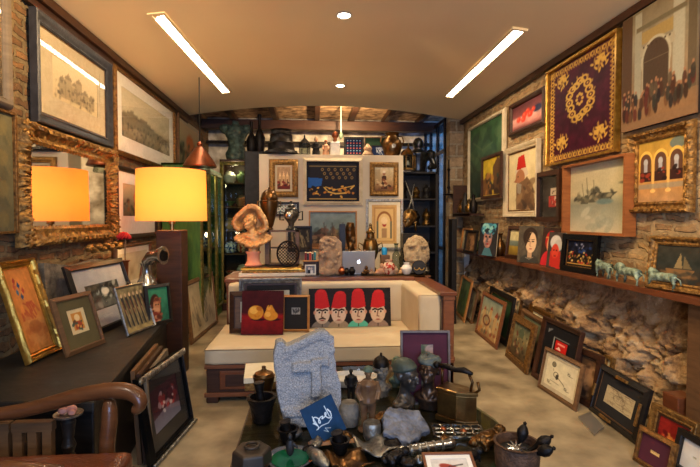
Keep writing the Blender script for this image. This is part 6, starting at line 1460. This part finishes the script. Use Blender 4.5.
beast(604,278,.24,.16,'dark green bronze bull with lowered head, first of the shelf animals',PI/2-.1)
beast(628,284,.36,.155,'middle green bronze lion striding along the shelf',PI/2-.1,True)
beast(662,290,.27,.15,'green bronze lion nearest the gold beaded frame on the shelf',PI/2+.1,True)
# far shelf clutter and wall rack
rk = empty('wall_rack',(2.50,7.0,1.6),0,0,'small dark wall rack of dim objects beyond the green painting','rack')
MB().box(-.2,-.3,0,0.03,.5,.03).box(-.2,.48,0,.03,.5,.5).box(-.2,-.3,-.02,-.18,.5,.05).build('rack_shelf',M['wood_dark'],rk)
for i,(y,h,m) in enumerate(((6.8,.3,'iron_old'),(7.0,.22,'brass'),(7.18,.34,'black_stone'),(7.35,.24,'bronze'))):
    tag(MB().lathe([(.04,0),(.06,.05),(.06,h*.5),(.025,h*.7),(.03,h*.9),(.002,h)],16).build('rack_vase',M[m],loc=(2.4,y,1.631),smooth='auto'),f'{("iron","brass","black","bronze")[i]} vase on the dark wall rack, {("nearest","second","third","last")[i]} one','vase')
r = empty('wall_candlestick',(2.3,7.74,1.95),0,0,'dark iron candlestick bracket hanging on the brick pier','candlestick')
MB().lathe([(.09,0),(.1,.015),(.02,.03),(.015,.1),(.03,.13),(.015,.16),(.015,.4),(.03,.43),(.012,.46),(.01,.6)],14).build('stem',M['iron_old'],r,smooth='auto'); MB().tube([(0,.06,.05),(0,0,.05)],.01,6).build('bracket',M['iron_old'],r)
r = empty('wicker_fan',(2.46,6.3,1.062),-PI/2,.15,'oval woven wicker fan standing on the shelf behind the blue portrait','fan')
mb=MB().tube([(.1*math.cos(a),0,.2+.17*math.sin(a)) for a in np.linspace(0,2*PI,25)[:-1]],.012,7,closed=True); mb.build('rim',M['wood_mid'],r,smooth=True)
mb=MB()
for k in range(-4,5): x=k*.021; z=.165*math.sqrt(max(0,1-(x/.1)**2)); mb.tube([(x,0,.2-z),(x,0,.2+z)],.004,5)
for k in range(-6,7): z=k*.024; x=.098*math.sqrt(max(0,1-(z/.17)**2)); mb.tube([(-x,.003,.2+z),(x,.003,.2+z)],.004,5)
mb.build('wicker_weave',M['wood_honey'],r)
for i,(y,h,m) in enumerate(((6.0,.3,'bronze'),(6.6,.34,'iron_old'),(6.95,.26,'ceramic_green'))):
    tag(MB().lathe([(.04,0),(.07,.06),(.075,h*.45),(.03,h*.7),(.028,h*.9),(.045,h),(.03,h)],18).build('shelf_jug',M[m],loc=(2.48,y,1.062),smooth='auto'),f'{("bronze","iron","green")[i]} jug on the long shelf behind the small portraits, {("near","middle","far")[i]} one','jug')
# hanging cord lamp in the rear bay
cp=onY(341,110,8.3); r=empty('hanging_pendant',(cp.x,8.3,3.0),0,0,'pale cord with a small green bulb hanging in the rear bay','pendant')
MB().tube([(0,0,.06),(0,0,.56)],.012,6).build('cord',M['cream_paint'],r); MB().ell((0,0,.02),(.04,.04,.06)).build('bulb',M['verdigris'],r,smooth=True)
